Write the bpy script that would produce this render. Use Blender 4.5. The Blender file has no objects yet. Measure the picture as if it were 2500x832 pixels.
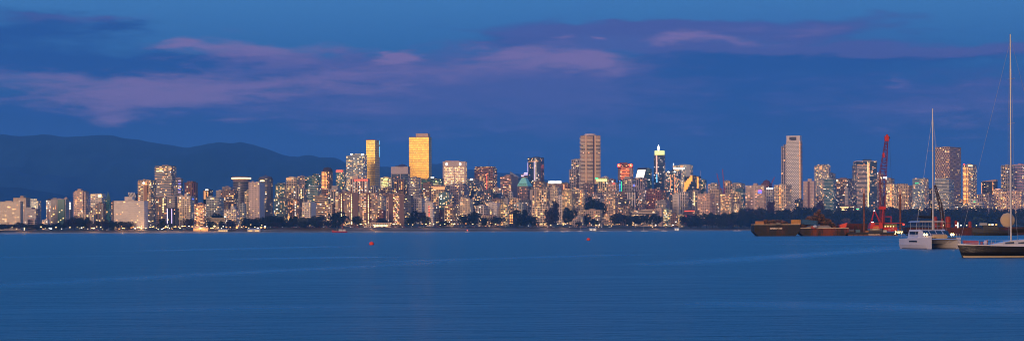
import bpy, math, random
from mathutils import Vector, Matrix, noise
PI = math.pi
R = math.radians
rnd = random.Random(7)
scene = bpy.context.scene
COL = scene.collection
F, ROLL, EYE = 5000.0, 0.0034, 4.0
CR, SR = math.cos(ROLL), math.sin(ROLL)

def at(px, py, D):
    """point of the world at distance D on the sight line of a photo pixel"""
    u = (px - 1250) / F; v = (560 - py) / F
    return Vector((D * (u * CR + v * SR), D, EYE + D * (v * CR - u * SR)))

def clamp(v, a, b): return max(a, min(b, v))
def lerp(a, b, t): return a + (b - a) * t
def interp(tab, x):
    if x <= tab[0][0]: return tab[0][1]
    for (a, va), (b, vb) in zip(tab, tab[1:]):
        if x <= b: return va + (vb - va) * (x - a) / (b - a)
    return tab[-1][1]
SHORE = [(-400, 3300), (0, 3350), (620, 3450), (900, 3500), (1200, 3720), (1500, 4000), (1850, 4300), (2900, 4500)]
ROADZ = [(-400, 5.0), (560, 5.2), (680, 8.6), (1200, 8.8), (1500, 7.0), (1700, 5.5), (2900, 6.0)]
def shore(px): return interp(SHORE, px)
def ground_z(px, off):
    rz = interp(ROADZ, px)
    return interp([(-60, -4), (0, -.15), (14, 1.3), (30, rz * .45), (47, rz), (75, rz + .3), (1100, rz + 22), (2500, rz + 26)], off)

# ------------------------------------------------------------------ helpers
def link(o, parent=None):
    COL.objects.link(o)
    if parent is not None: o.parent = parent
    return o
def tag(o, label=None, cat=None, group=None, kind=None):
    if label: o['label'] = label
    if cat: o['category'] = cat
    if group: o['group'] = group
    if kind: o['kind'] = kind
    return o
def thing(name, loc, label, cat, rz=0, group=None):
    o = bpy.data.objects.new(name, None); o.empty_display_size = 1
    o.location = loc; o.rotation_euler = (0, 0, rz); link(o)
    return tag(o, label, cat, group)

def to_mesh(o):
    """letters as a real mesh object"""
    bpy.context.view_layer.update()
    me = bpy.data.meshes.new_from_object(o.evaluated_get(bpy.context.evaluated_depsgraph_get()))
    n = bpy.data.objects.new(o.name, me); COL.objects.link(n); n.parent = o.parent; n.matrix_local = o.matrix_local.copy()
    nm = o.name; bpy.data.objects.remove(o); n.name = nm; return n
class MB:
    def __init__(s): s.v = []; s.f = []; s.m = []; s.uv = []
    def add(s, vs, fs, mi=0, uvs=None):
        b = len(s.v); s.v += [tuple(p) for p in vs]
        for k, f in enumerate(fs):
            s.f.append([b + i for i in f]); s.m.append(mi if not isinstance(mi, list) else mi[k])
            s.uv.append(uvs[k] if uvs else None)
        return s
    def box(s, c, d, rz=0, mi=0, taper=1.0, tiltx=0):
        x, y, z = d[0] / 2, d[1] / 2, d[2] / 2
        M = Matrix.Translation(c) @ Matrix.Rotation(rz, 4, 'Z') @ Matrix.Rotation(tiltx, 4, 'Y')
        vs = []
        for k, zz in ((1, -z), (taper, z)):
            for a, b in ((-x, -y), (x, -y), (x, y), (-x, y)): vs.append(M @ Vector((a * k, b * k, zz)))
        return s.add(vs, [(3, 2, 1, 0), (4, 5, 6, 7), (0, 1, 5, 4), (1, 2, 6, 5), (2, 3, 7, 6), (3, 0, 4, 7)], mi)
    def tube(s, p0, p1, r0, r1=None, n=8, mi=0):
        r1 = r0 if r1 is None else r1
        p0 = Vector(p0); p1 = Vector(p1); a = (p1 - p0)
        if a.length < 1e-6: return s
        a.normalize(); t = Vector((0, 0, 1)) if abs(a.z) < .9 else Vector((1, 0, 0))
        e = a.cross(t).normalized(); g = a.cross(e)
        vs = []
        for p, r in ((p0, r0), (p1, r1)):
            for k in range(n):
                q = 2 * PI * k / n; vs.append(p + e * (r * math.cos(q)) + g * (r * math.sin(q)))
        fs = [(k, (k + 1) % n, n + (k + 1) % n, n + k) for k in range(n)] + [tuple(range(n))[::-1], tuple(range(n, 2 * n))]
        return s.add(vs, fs, mi)
    def path(s, pts, r, n=6, mi=0):
        for a, b in zip(pts, pts[1:]): s.tube(a, b, r, r, n, mi)
        return s
    def lathe(s, prof, c=(0, 0, 0), n=24, mi=0, sx=1, sy=1):
        vs = []
        for r, z in prof:
            for k in range(n):
                q = 2 * PI * k / n; vs.append((c[0] + sx * r * math.cos(q), c[1] + sy * r * math.sin(q), c[2] + z))
        fs = []
        for j in range(len(prof) - 1):
            for k in range(n):
                a = j * n + k; b = j * n + (k + 1) % n; fs.append((a, b, b + n, a + n))
        fs.append(tuple(range(n))[::-1]); m = (len(prof) - 1) * n; fs.append(tuple(range(m, m + n)))
        return s.add(vs, fs, mi)
    def prism(s, poly, z0, z1, side=None, cap=1, z1f=None, capbottom=True):
        """poly counter-clockwise; walls get UVs in metres; side: material index per edge"""
        n = len(poly); u = 0
        top = [z1f(p) if z1f else z1 for p in poly]
        for k in range(n):
            a = poly[k]; b = poly[(k + 1) % n]; L = math.hypot(b[0] - a[0], b[1] - a[1])
            ta, tb = top[k], top[(k + 1) % n]
            s.add([(a[0], a[1], z0), (b[0], b[1], z0), (b[0], b[1], tb), (a[0], a[1], ta)], [(0, 1, 2, 3)],
                  side[k] if side else 0, [[(u, z0), (u + L, z0), (u + L, tb), (u, ta)]])
            u += L
        s.add([(p[0], p[1], t) for p, t in zip(poly, top)], [tuple(range(n))], cap)
        if capbottom: s.add([(p[0], p[1], z0) for p in poly], [tuple(range(n))[::-1]], cap)
        return s
    def loft(s, secs, mi=0, closed=True):
        n = len(secs[0]); vs = [p for q in secs for p in q]; fs = []
        for j in range(len(secs) - 1):
            for k in range(n if closed else n - 1):
                a = j * n + k; b = j * n + (k + 1) % n; fs.append((a, b, b + n, a + n))
        if closed: fs += [tuple(range(n))[::-1], tuple(range((len(secs) - 1) * n, len(secs) * n))]
        return s.add(vs, fs, mi)
    def mesh(s, name, mats, smooth=False):
        me = bpy.data.meshes.new(name); me.from_pydata(s.v, [], s.f)
        for m in (mats if isinstance(mats, (list, tuple)) else [mats]): me.materials.append(m)
        me.polygons.foreach_set('material_index', s.m)
        if any(u for u in s.uv):
            L = me.uv_layers.new(name='UVMap').data; i = 0
            for f, u in zip(s.f, s.uv):
                for k in range(len(f)):
                    L[i].uv = u[k] if u else (0, 0); i += 1
        if smooth: me.polygons.foreach_set('use_smooth', [True] * len(s.f))
        me.update(); return me
    def build(s, name, mats, parent=None, smooth=False, color=None):
        o = bpy.data.objects.new(name, s.mesh(name, mats, smooth))
        if color: o.color = (*color, 1)
        return link(o, parent)

# ------------------------------------------------------------------ node helpers
class NT:
    def __init__(s, nt): s.nt = nt
    def n(s, t, **kw):
        x = s.nt.nodes.new(t)
        for k, v in kw.items(): setattr(x, k, v)
        return x
    def put(s, sock, v):
        if isinstance(v, (int, float, tuple, list)): sock.default_value = v
        elif hasattr(v, 'links'): s.nt.links.new(v, sock)
    def m(s, op, a, b=0.0, c=None, cl=False):
        x = s.n('ShaderNodeMath', operation=op); x.use_clamp = cl
        s.put(x.inputs[0], a); s.put(x.inputs[1], b)
        if c is not None: s.put(x.inputs[2], c)
        return x.outputs[0]
    def mix(s, f, a, b, bt='MIX', clf=True):
        x = s.n('ShaderNodeMix', data_type='RGBA', blend_type=bt); x.clamp_factor = clf
        def c4(v): return (*v, 1) if isinstance(v, tuple) and len(v) == 3 else v
        s.put(x.inputs[0], f); s.put(x.inputs[6], c4(a)); s.put(x.inputs[7], c4(b))
        return x.outputs[2]
    def sep(s, v):
        x = s.n('ShaderNodeSeparateXYZ'); s.put(x.inputs[0], v); return x.outputs
    def comb(s, a, b, c=0.0):
        x = s.n('ShaderNodeCombineXYZ')
        for i, q in enumerate((a, b, c)): s.put(x.inputs[i], q)
        return x.outputs[0]
    def noise(s, vec, scale, detail=3, rough=.5, dist=0):
        x = s.n('ShaderNodeTexNoise'); s.put(x.inputs['Vector'], vec); s.put(x.inputs['Scale'], scale)
        x.inputs['Detail'].default_value = detail; x.inputs['Roughness'].default_value = rough; x.inputs['Distortion'].default_value = dist
        return x.outputs[0]
    def white(s, vec, w=0.0):
        x = s.n('ShaderNodeTexWhiteNoise', noise_dimensions='4D'); s.put(x.inputs['Vector'], vec); s.put(x.inputs['W'], w)
        return x.outputs[0]
    def ss(s, v, a, b):
        x = s.n('ShaderNodeMapRange', interpolation_type='SMOOTHSTEP'); s.put(x.inputs[0], v)
        s.put(x.inputs[1], a); s.put(x.inputs[2], b); return x.outputs[0]
    def lin(s, v, a, b, c=0.0, d=1.0):
        x = s.n('ShaderNodeMapRange'); s.put(x.inputs[0], v)
        for i, q in enumerate((a, b, c, d)): s.put(x.inputs[1 + i], q)
        return x.outputs[0]

def new_mat(name):
    m = bpy.data.materials.new(name); m.use_nodes = True
    nt = m.node_tree; b = nt.nodes['Principled BSDF']; return m, NT(nt), b

def plain(name, col, rough=.6, metal=0, var=.15, scale=.5, objcol=False, spec=.5):
    """matt paint with a little wear, base colour fixed or taken from the object"""
    m, t, b = new_mat(name)
    tc = t.n('ShaderNodeTexCoord').outputs['Object']
    ns = t.noise(tc, scale, 4, .6)
    k = t.lin(ns, .25, .75, 1 - var, 1 + var)
    base = t.n('ShaderNodeObjectInfo').outputs['Color'] if objcol else (*col, 1)
    g = t.comb(k, k, k)
    c = t.mix(1.0, base, g, 'MULTIPLY'); t.put(b.inputs['Base Color'], c)
    b.inputs['Roughness'].default_value = rough; b.inputs['Metallic'].default_value = metal
    b.inputs['Specular IOR Level'].default_value = spec
    return m
def rusty(name, col, rust=(.16, .04, .012), amount=.5, scale=.25):
    m, t, b = new_mat(name)
    g = t.n('ShaderNodeTexCoord').outputs['Object']; x, y, z = t.sep(g)
    v = t.comb(x, y, t.m('MULTIPLY', z, .35))
    n1 = t.noise(v, scale, 5, .65, .6); n2 = t.noise(v, scale * 6, 4, .6)
    f = t.ss(t.m('ADD', n1, t.m('MULTIPLY', n2, .3)), .78 - amount * .35, .95 - amount * .35)
    c = t.mix(f, col, rust); k = t.lin(n2, .3, .7, .7, 1.2); c = t.mix(1, c, t.comb(k, k, k), 'MULTIPLY')
    t.put(b.inputs['Base Color'], c); b.inputs['Roughness'].default_value = .75
    return m
def glow(name, col, s, sampled=False):
    m, t, b = new_mat(name)
    b.inputs['Base Color'].default_value = (*[c * .5 for c in col], 1)
    b.inputs['Emission Color'].default_value = (*col, 1); b.inputs['Emission Strength'].default_value = s
    m.cycles.emission_sampling = 'AUTO' if sampled else 'NONE'
    return m

def facade(name, fh=3.4, bay=3.4, ww=.6, wh=.55, glass=(.03, .045, .07), grough=.12, offset=0.0, metal=0.0, wrough=.75,
           litmul=1.0, mull=None, glow_k=1.0, spec=.5, tint=None):
    """wall with storeys and window bays laid out in metres (UV); wall colour from the object, some windows lit"""
    m, t, b = new_mat(name)
    uv = t.n('ShaderNodeUVMap').outputs[0]; u, v, _ = t.sep(uv)
    oi = t.n('ShaderNodeObjectInfo'); seed = oi.outputs['Random']
    fl = t.m('DIVIDE', v, fh); row = t.m('FLOOR', fl)
    ub = t.m('DIVIDE', u, bay)
    if offset: ub = t.m('ADD', ub, t.m('MULTIPLY', t.m('MODULO', row, 2.0), offset))
    colm = t.m('FLOOR', ub); fu = t.m('FRACT', ub); fv = t.m('FRACT', fl)
    inu = t.m('LESS_THAN', t.m('ABSOLUTE', t.m('SUBTRACT', fu, .5)), ww / 2) if ww < 1 else 1.0
    inv = t.m('LESS_THAN', t.m('ABSOLUTE', t.m('SUBTRACT', fv, .52)), wh / 2) if wh < 1 else 1.0
    mask = t.m('MULTIPLY', inu, inv)
    cell = t.comb(colm, row, 0.0)
    r1 = t.white(cell, t.m('MULTIPLY', seed, 91.0)); r2 = t.white(cell, t.m('MULTIPLY', seed, 37.0)); r3 = t.white(cell, t.m('MULTIPLY', seed, 17.0))
    at_ = t.n('ShaderNodeAttribute', attribute_type='OBJECT', attribute_name='lit')
    cl = t.noise(t.comb(t.m('MULTIPLY', u, .05), t.m('MULTIPLY', v, .07), t.m('MULTIPLY', seed, 50.0)), 1.0, 2)
    thr = t.m('MULTIPLY', t.m('MULTIPLY', at_.outputs['Fac'], litmul * .95), t.lin(cl, .3, .7, .3, 1.7))
    lit = t.m('MULTIPLY', t.m('LESS_THAN', r1, thr), mask)
    ramp = t.n('ShaderNodeValToRGB'); t.put(ramp.inputs[0], r2)
    e = ramp.color_ramp.elements; e[0].color = (1, .42, .12, 1); e[1].color = (1, .84, .52, 1); e[1].position = 1
    q = e.new(.35); q.color = (1, .5, .16, 1); q = e.new(.7); q.color = (1, .66, .26, 1)
    # wall
    ns = t.noise(t.comb(t.m('MULTIPLY', u, .12), t.m('MULTIPLY', v, .5), t.m('MULTIPLY', seed, 30.0)), 1.0, 4)
    k = t.lin(ns, .3, .7, .82, 1.15)
    wall = t.mix(1, oi.outputs['Color'], t.comb(k, k, k), 'MULTIPLY')
    ga = t.n('ShaderNodeAttribute', attribute_type='OBJECT', attribute_name='glass')
    gk = t.lin(r3, 0, 1, .78, 1.15) if tint else t.lin(r3, 0, 1, .4, 1.5)
    gl = t.mix(1, ga.outputs['Color'], t.comb(gk, gk, gk), 'MULTIPLY')
    t.put(b.inputs['Base Color'], t.mix(mask, wall, gl))
    t.put(b.inputs['Roughness'], t.lin(mask, 0, 1, wrough, grough))
    t.put(b.inputs['Metallic'], t.m('MULTIPLY', mask, metal))
    b.inputs['Specular IOR Level'].default_value = spec
    if tint: b.inputs['Specular Tint'].default_value = (*tint, 1)
    t.put(b.inputs['Emission Color'], ramp.outputs[0])
    pw = t.m('POWER', t.white(cell, 5.0), 2.0)
    t.put(b.inputs['Emission Strength'], t.m('MULTIPLY', lit, t.lin(pw, 0, 1, .15 * glow_k, 1.9 * glow_k)))
    m.cycles.emission_sampling = 'NONE'
    return m

FAC = dict(
    punch=facade('concrete_with_punched_windows', ww=.56, wh=.56, bay=4.4),
    small=facade('concrete_with_small_windows', ww=.34, wh=.4, bay=2.8),
    band=facade('banded_wall', ww=.96, wh=.5, bay=5),
    apt=facade('apartment_wall', ww=.7, wh=.62, bay=5.2),
    glass=facade('curtain_wall', ww=.93, wh=.82, bay=2.6, grough=.08, wrough=.4),
    office=facade('office_wall', ww=.9, wh=.6, bay=4.5, fh=3.8, grough=.1, litmul=1.3),
    rib=facade('ribbed_wall', ww=.55, wh=.9, bay=5.2),
    check=facade('chequered_wall', ww=.44, wh=.62, bay=5.0, offset=.5, fh=3.2),
    sunset_glass=facade('sunset_tinted_glass_wall', ww=.95, wh=.8, bay=3.0, grough=.3, wrough=.5, fh=5.2, litmul=.1, tint=(1, .8, .3), metal=.125),  # tint and glass colour carry part of the reflected sunset gold
    check2=facade('big_chequered_wall', ww=.5, wh=.6, bay=6.4, offset=.5, fh=5.0, litmul=1.2),
    lowr=facade('house_wall', ww=.5, wh=.5, bay=4.0),
)
CONC = plain('plain_wall', (1, 1, 1), .8, objcol=True, var=.1, scale=.15)
ROOF = plain('flat_roof', (.12, .115, .12), .9)
BALC = plain('balcony_paint', (1, 1, 1), .6, objcol=True, var=.05)
DARKM = plain('dark_metal', (.03, .03, .035), .5)
G = dict(w=glow('white_lamp_light', (1, .93, .8), 4.0), y=glow('yellow_lamp_light', (1, .72, .3), 3.4), o=glow('orange_lamp_light', (1, .4, .1), 2.8),
         r=glow('red_lamp_light', (1, .06, .03), 3.0), b=glow('blue_lamp_light', (.1, .15, 1), 2.6), c=glow('cyan_lamp_light', (.15, .6, 1), 2.2),
         l=glow('lilac_lamp_light', (.75, .6, 1), 1.8), g=glow('green_lamp_light', (.05, .9, .35), 1.5), v=glow('violet_lamp_light', (.5, .15, 1), 1.6),
         s=glow('soft_orange_light', (1, .45, .16), .95), p=glow('bright_panel_light', (1, .93, .78), 1.6), z=glow('lime_yellow_light', (.9, .95, .3), 1.5),
         k=glow('pink_light', (1, .5, .38), 1.3))
ROOM = {}
for k_, c_ in dict(r=(1, .1, .05), w=(1, .9, .72), y=(1, .62, .2), o=(1, .4, .12), k=(1, .5, .36), s=(1, .45, .16), z=(.85, .95, .3)).items():
    ROOM[k_ + '1'] = glow('lit_room_' + k_ + '_bright', c_, 3.0); ROOM[k_ + '2'] = glow('lit_room_' + k_ + '_soft', c_, 1.3)
def dash_mat(name, col, s, period=3.0, duty=.6):
    m, t, b = new_mat(name); u, v, _ = t.sep(t.n('ShaderNodeUVMap').outputs[0])
    f = t.m('LESS_THAN', t.m('FRACT', t.m('DIVIDE', v, period)), duty)
    r = t.white(t.comb(t.m('FLOOR', t.m('DIVIDE', v, period)), 0.0, 0.0), 3.0)
    b.inputs['Base Color'].default_value = (.15, .08, .06, 1); b.inputs['Emission Color'].default_value = (*col, 1)
    t.put(b.inputs['Emission Strength'], t.m('MULTIPLY', f, t.lin(r, 0, 1, s * .35, s * 1.4)))
    m.cycles.emission_sampling = 'NONE'; return m
G['q'] = glow('red_orange_floor_light', (1, .2, .05), 1.5)
G['O'] = dash_mat('orange_stair_lights', (1, .36, .08), 2.6)
G['Y'] = dash_mat('yellow_stair_lights', (1, .8, .35), 2.6)
G['R'] = dash_mat('red_stair_lights', (1, .1, .05), 2.6)
G['W'] = dash_mat('white_stair_lights', (1, .9, .75), 2.6, duty=.5)
G['B'] = dash_mat('blue_stair_lights', (.1, .4, 1), 2.0, duty=.7)

_unit = {}
def unit(matkey, mat, name='block'):
    if (matkey, name) not in _unit:
        _unit[(matkey, name)] = MB().box((0, 0, 0), (1, 1, 1)).mesh(name, mat)
    return _unit[(matkey, name)]
def put_box(name, matkey, mat, parent, c, d, color=None):
    o = bpy.data.objects.new(name, unit(matkey, mat)); o.location = c; o.scale = d
    if color: o.color = (*color, 1)
    return link(o, parent)

PALETTE = dict(W=(.66, .6, .6), C=(.62, .51, .42), T=(.48, .36, .27), P=(.58, .41, .36), G=(.38, .35, .37), D=(.06, .055, .065), R=(.2, .07, .05),
               N=(.22, .14, .11), V=(.3, .25, .3), E=(.16, .26, .27), B=(.05, .08, .15), K=(.13, .13, .16), Y=(.5, .42, .28), L=(.4, .45, .5))
GLASS = dict(d=(.02, .025, .035), b=(.02, .05, .12), t=(.03, .13, .15), g=(.05, .22, .17), n=(.06, .035, .03), l=(.12, .18, .26))

NB = [0]
class Bldg: pass
def B(x0, x1, yt, L, style, col, label, sf=.26, phi=None, lit=.12, glass='d', shape='box', box=None, strips=(), balc=0, bcol=None, win=1.0,
      side=None, tiers=(), name=None, cat='building', group=None, crown=None, fhb=3.4, roofcol=None, bslab=(.9, 1.3), wc='yyow', rot=None, plain_front=False):
    """one building: x0..x1 and the roof line yt are read off the photo, L kilometres inland"""
    D = shore((x0 + x1) / 2) + 60 + L * 1000
    xc = (x0 + x1) / 2; az = (xc - 1250) / F
    A = (x1 - x0) / F * D
    phi = R(phi if phi is not None else 20)
    if shape == 'round': w = d = A
    else: w = A * (1 - sf) / math.cos(phi); d = A * sf / max(.15, math.sin(phi)); d = clamp(d, w * .35, w * 2.2) if sf > 0 else w * .6
    X = at(xc, 560, D).x; px = xc
    zg = ground_z(px, 60 + L * 1000)
    o = Bldg(); o.D = D; o.w = w; o.d = d
    def zz(py, xx=xc): return at(xx, py, D).z - zg
    o.z = zz; h = zz(yt); o.h = h; o.px2m = D / F
    nm = name or ('apartment_tower' if h > 32 else 'apartment_block')
    rz = -(phi + az) if rot is None else rot
    root = thing(nm, (X, D + d * .3, zg), label, cat, rz, group); o.root = root
    c = PALETTE[col] if isinstance(col, str) else col
    if isinstance(col, str) and col not in 'DBK': c = tuple(q * k_ for q, k_ in zip(c, (1.14, 1.09, 1.0)))
    o.c = c; j = .92 + .16 * rnd.random(); c = tuple(clamp(q * j, 0, .9) for q in c)
    if shape == 'round':
        n = 28; poly = [(w / 2 * math.cos(2 * PI * k / n), d / 2 * math.sin(2 * PI * k / n)) for k in range(n)]
    elif shape == 'oct':
        q = min(w, d) * .24
        poly = [(-w/2+q, -d/2), (w/2-q, -d/2), (w/2, -d/2+q), (w/2, d/2-q), (w/2-q, d/2), (-w/2+q, d/2), (-w/2, d/2-q), (-w/2, -d/2+q)]
    elif shape == 'bow':
        n = 7; poly = [(-w/2 + w * k / n, -d/2 - w * .16 * math.sin(PI * k / n)) for k in range(n + 1)] + [(w/2, d/2), (-w/2, d/2)]
    elif shape == 'notch':
        q = w * .16
        poly = [(-w/2, -d/2+q), (-w/2+q, -d/2+q), (-w/2+q, -d/2), (w/2-q, -d/2), (w/2-q, -d/2+q), (w/2, -d/2+q), (w/2, d/2), (-w/2, d/2)]
    else: poly = [(-w/2, -d/2), (w/2, -d/2), (w/2, d/2), (-w/2, d/2)]
    o.poly = poly
    mats = [FAC[style], ROOF, CONC]
    sd = None
    if side == 'plain' and shape == 'box': sd = [0, 2, 0, 2]
    if plain_front and shape == 'box': sd = [2, 0, 2, 0]
    mb = MB().prism(poly, -3, h, sd)
    wall = mb.build('wall', mats, root, color=c); litk = rnd.choice([.35, .6, .9, 1.2, 1.5]) if lit < 1 else 1; wall['lit'] = float(lit) * litk; wall['glass'] = list(GLASS[glass]); o.wall = wall
    # roof parapet + plant
    rc = roofcol or tuple(q * .8 for q in c)
    rp = [(p[0] * 1.012, p[1] * 1.012) for p in poly]
    roof = MB().prism(rp, h + .003, h + 1.0, None, 0).build('roof', [CONC], root, color=rc)
    if box is None and h > 14 and not tiers: box = (.3 + .1 * rnd.random(), .6 + .15 * rnd.random(), yt - 3.2)
    if box:
        f0, f1, yb = box; zb = zz(yb)
        MB().box((-w/2 + (f0 + f1) / 2 * w, 0, (h + 1 + zb) / 2), (w * (f1 - f0), d * .5, max(.5, zb - h - 1))).build('penthouse', CONC, roof, color=tuple(q * .9 for q in c))
        if rnd.random() < .5 and h > 22:
            q_ = rnd.uniform(-.3, .3) * w; MB().box((q_, -d * .2, h + 2.0), (w * rnd.uniform(.15, .3), d * .25, 2.2)).build('lift_housing', CONC, roof, color=tuple(q * .7 for q in c))
        if rnd.random() < .35 and h > 30:
            MB().tube((w * .05, 0, zb), (w * .05, 0, zb + rnd.uniform(3, 6)), .15, .06, 5).build('aerial', DARKM, roof)
    for (f0, f1, ytt, stl) in tiers:
        zt = zz(ytt); a, b_ = -w/2 + f0 * w, -w/2 + f1 * w
        tp = [(a, -d * .42), (b_, -d * .42), (b_, d * .42), (a, d * .42)]
        t_ = MB().prism(tp, h + 1.003, zt).build('upper_storeys', [FAC[stl or style], ROOF, CONC], root, color=c); t_['lit'] = float(lit) * 1.2; t_['glass'] = list(GLASS[glass])
    # balconies, one object per storey
    if balc:
        bc = bcol or tuple(clamp(q * 1.08, 0, .85) for q in c); bh, out = bslab
        nfl = min(30, int(h * .96 / fhb)); key = (round(w, 1), round(d, 1), shape, balc)
        if balc == 1: bp = [(p[0] * (1 + 2 * out / w), p[1] * (1 + 2 * out / d)) for p in poly]; me = MB().prism(bp, 0, bh, None, 0).mesh('balcony', [BALC])
        else:                # one floor ring with the balconies standing out of it, a single piece
            e = .06; P = [(-w/2 - e, d/2), (-w/2 - e, -d/2 - e)]
            fr = {2: [(.07, .33), (.67, .93)], 3: [(-.01, .2), (.8, 1.01)], 4: [(.32, .68)]}[balc]
            def fx(f): return -w/2 + f * w
            if balc == 3: P = [(-w/2 - e, d/2), (-w/2 - e, -d * .28), (-w/2 - out, -d * .28), (-w/2 - out, -d/2 - out), (fx(.2), -d/2 - out), (fx(.2), -d/2 - e), (fx(.8), -d/2 - e), (fx(.8), -d/2 - out), (w/2 + out, -d/2 - out), (w/2 + out, -d * .28), (w/2 + e, -d * .28), (w/2 + e, d * .28), (w/2 + out, d * .28), (w/2 + out, d/2)]
            else:
                for a_, b_ in fr: P += [(fx(a_), -d/2 - e), (fx(a_), -d/2 - out), (fx(b_), -d/2 - out), (fx(b_), -d/2 - e)]
                P += [(w/2 + e, -d/2 - e), (w/2 + e, -d * .3), (w/2 + out, -d * .3), (w/2 + out, d * .1), (w/2 + e, d * .1), (w/2 + e, d/2)]
            if shape in ('oct', 'bow', 'notch'): P = [(p[0] * (1 + 2 * out / w), p[1] * (1 + 2 * out / d)) for p in poly]
            me = MB().prism(P, 0, bh, None, 0).mesh('balcony', [BALC])
        for k in range(nfl):
            s_ = bpy.data.objects.new('balcony', me); s_.location = (0, 0, h - (k + 1) * fhb - .1); s_.color = (*bc, 1); link(s_, root)
    # brightly lit windows
    nwin = int(win * clamp((x1 - x0) * min(90, 548 - yt) / 95.0, 2, 30) * (.35 + lit * 2.2) * (.5 + .5 * litk))
    if shape == 'round': nwin = nwin // 2
    cols = max(2, int(w / 3.2)); rows = max(2, int(min(h, 75) / 3.4)); used = set()
    for _ in range(nwin):
        ci, ri = rnd.randrange(cols), rnd.randrange(rows)
        if (ci, ri) in used: continue
        used.add((ci, ri)); k = rnd.choice(wc); onside = rnd.random() < .18 and sf > .12 and shape == 'box' and side != 'plain'
        ww_, hh_ = rnd.choice([1.2, 1.6, 2.0, 3.0]), rnd.choice([1.1, 1.4, 1.7])
        zz_ = h - ri * 3.4 - 1.9
        if shape == 'round':
            q = rnd.uniform(-2.6, -.6); ps = (w/2 * math.cos(q) , d/2 * math.sin(q), zz_); dm = (1.2, 1.2, hh_)
        elif onside: ps = (w/2 + .08, rnd.uniform(-d * .42, d * .42), zz_); dm = (.3, ww_, hh_)
        else:
            xx = -w/2 + (ci + .5) * w / cols; yy = -d/2 - .06
            if shape == 'bow': yy -= w * .16 * math.sin(PI * (xx + w/2) / w) + .1
            if shape in ('oct', 'notch'): xx *= .6
            ps = (xx, yy, zz_); dm = (min(ww_, w / cols * 1.2), .3, hh_)
        q_ = k + rnd.choice('12'); put_box('window', 'room' + q_, ROOM[q_], root, ps, dm)
    for st in strips:
        f, wm, ya, yb, k = st[:5]; nmx = st[5] if len(st) > 5 else 'light_strip'
        za, zb = zz(ya), zz(yb)
        if f <= 1:
            xx = -w/2 + f * w; yy = -d/2 - .35
            if shape == 'bow': yy -= w * .16 * math.sin(PI * clamp(f, 0, 1))
            if balc: yy -= bslab[1] + .1
            pl = [(xx - wm/2, yy), (xx + wm/2, yy), (xx + wm/2, yy + .8), (xx - wm/2, yy + .8)]
        else:
            y_ = -d/2 + (f - 1) * d; xx = w/2 + .35 + ((bslab[1] + .1) if balc else 0)
            pl = [(xx - .8, y_ - wm/2), (xx, y_ - wm/2), (xx, y_ + wm/2), (xx - .8, y_ + wm/2)]
        MB().prism(pl, zb, za, None, 0).build(nmx, [G[k] if isinstance(k, str) else k], root)
    NB[0] += 1
    return o
# ------------------------------------------------------------------ the city, left to right
B(-8, 54, 493, .03, 'punch', 'C', 'cream slab apartment block with rows of dark windows at the left end of the beach', sf=.1, lit=.1, balc=0, wc='yo')
B(31, 72, 484, .34, 'apt', 'T', 'tan stepped apartment block just behind the cream slab at the left end', box=(.45, .7, 478), balc=2)
B(70, 99, 491, .42, 'glass', 'L', 'pale teal stepped glass block left of the green glass tower', glass='t', tiers=[(0, .62, 485, None)], lit=.16)
B(58, 96, 511, .18, 'apt', 'V', 'violet grey terraced low block behind the left end trees', lit=.12, tiers=[(.1, .6, 506, None)])
B(67, 89, 536, .05, 'band', 'P', 'low pink white house with dark ribbon windows among the left end trees', lit=.05, name='low_house', cat='house')
B(102, 120, 538, .05, 'punch', 'W', 'small flat white house right of the pink white one among trees', lit=.05, name='low_house', cat='house')
B(112, 128, 489, .5, 'glass', 'D', 'dark glass block behind the left shoulder of the green glass tower', glass='b', lit=.12)
B(114, 131, 511, .2, 'punch', 'P', 'pinkish low block standing left in front of the green glass tower', lit=.18)
o = B(127, 163, 487, .15, 'small', 'G', 'grey tower with a green glass right half and a planted roof', sf=.0, lit=.08)
MB().box((o.w * .2, -o.d/2 - .8, o.h/2), (o.w * .46, 1.6, o.h)).build('glass_front', [FAC['glass']], o.root, color=(.04, .16, .13)); o.root.children[-1]['glass'] = [.03, .2, .16]; o.root.children[-1]['lit'] = .04
for k in range(5): put_box('window', 'winy', G['y'], o.root, (o.w * (.02 + .08 * k), -o.d/2 - 1.7, 12 + (k * 17) % 31), (1.2, .3, 1.5))
B(157, 166, 484, .5, 'punch', 'P', 'slim pinkish block peeping out right of the green glass tower', lit=.1)
B(163, 177, 494, .45, 'rib', 'V', 'dark violet block with one white ladder of windows', strips=[(.72, 3, 494, 511, 'W')], lit=.06)
B(177, 215, 469, .38, 'apt', 'P', 'tall pinkish balcony tower with a stepped top near the left end', balc=2, box=(.3, .6, 461), lit=.2, shape='notch', tiers=[(.15, .85, 465, None)])
B(193, 232, 524, .07, 'rib', 'C', 'low cream block with a colonnade of tall openings below the pinkish tower', sf=.1, lit=.08, box=(.2, .3, 522))
B(215, 228, 507, .6, 'punch', 'V', 'low violet block between the pinkish tower and the white topped one', lit=.1)
B(220, 256, 474, .6, 'apt', 'W', 'white topped tower with lit corner rooms over a brown block', balc=3, lit=.22, strips=[(.85, 6, 475, 481, 'y', 'lit_room')], tiers=[(.2, .95, 472, None)])
B(232, 258, 497, .3, 'rib', 'N', 'brownish pink block in front of the white topped tower', lit=.14)
o = B(256, 271, 488, .45, 'glass', 'E', 'green glass tower with a pointed green roof', glass='g', lit=.05)
MB().lathe([(o.w * .55, 0), (.05, 16)], (0, 0, o.h + 1), 4).build('spire', [CONC], o.root, color=(.12, .22, .2))
B(270, 284, 493, .5, 'punch', 'N', 'brown block right of the pointed green roof', lit=.12)
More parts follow.
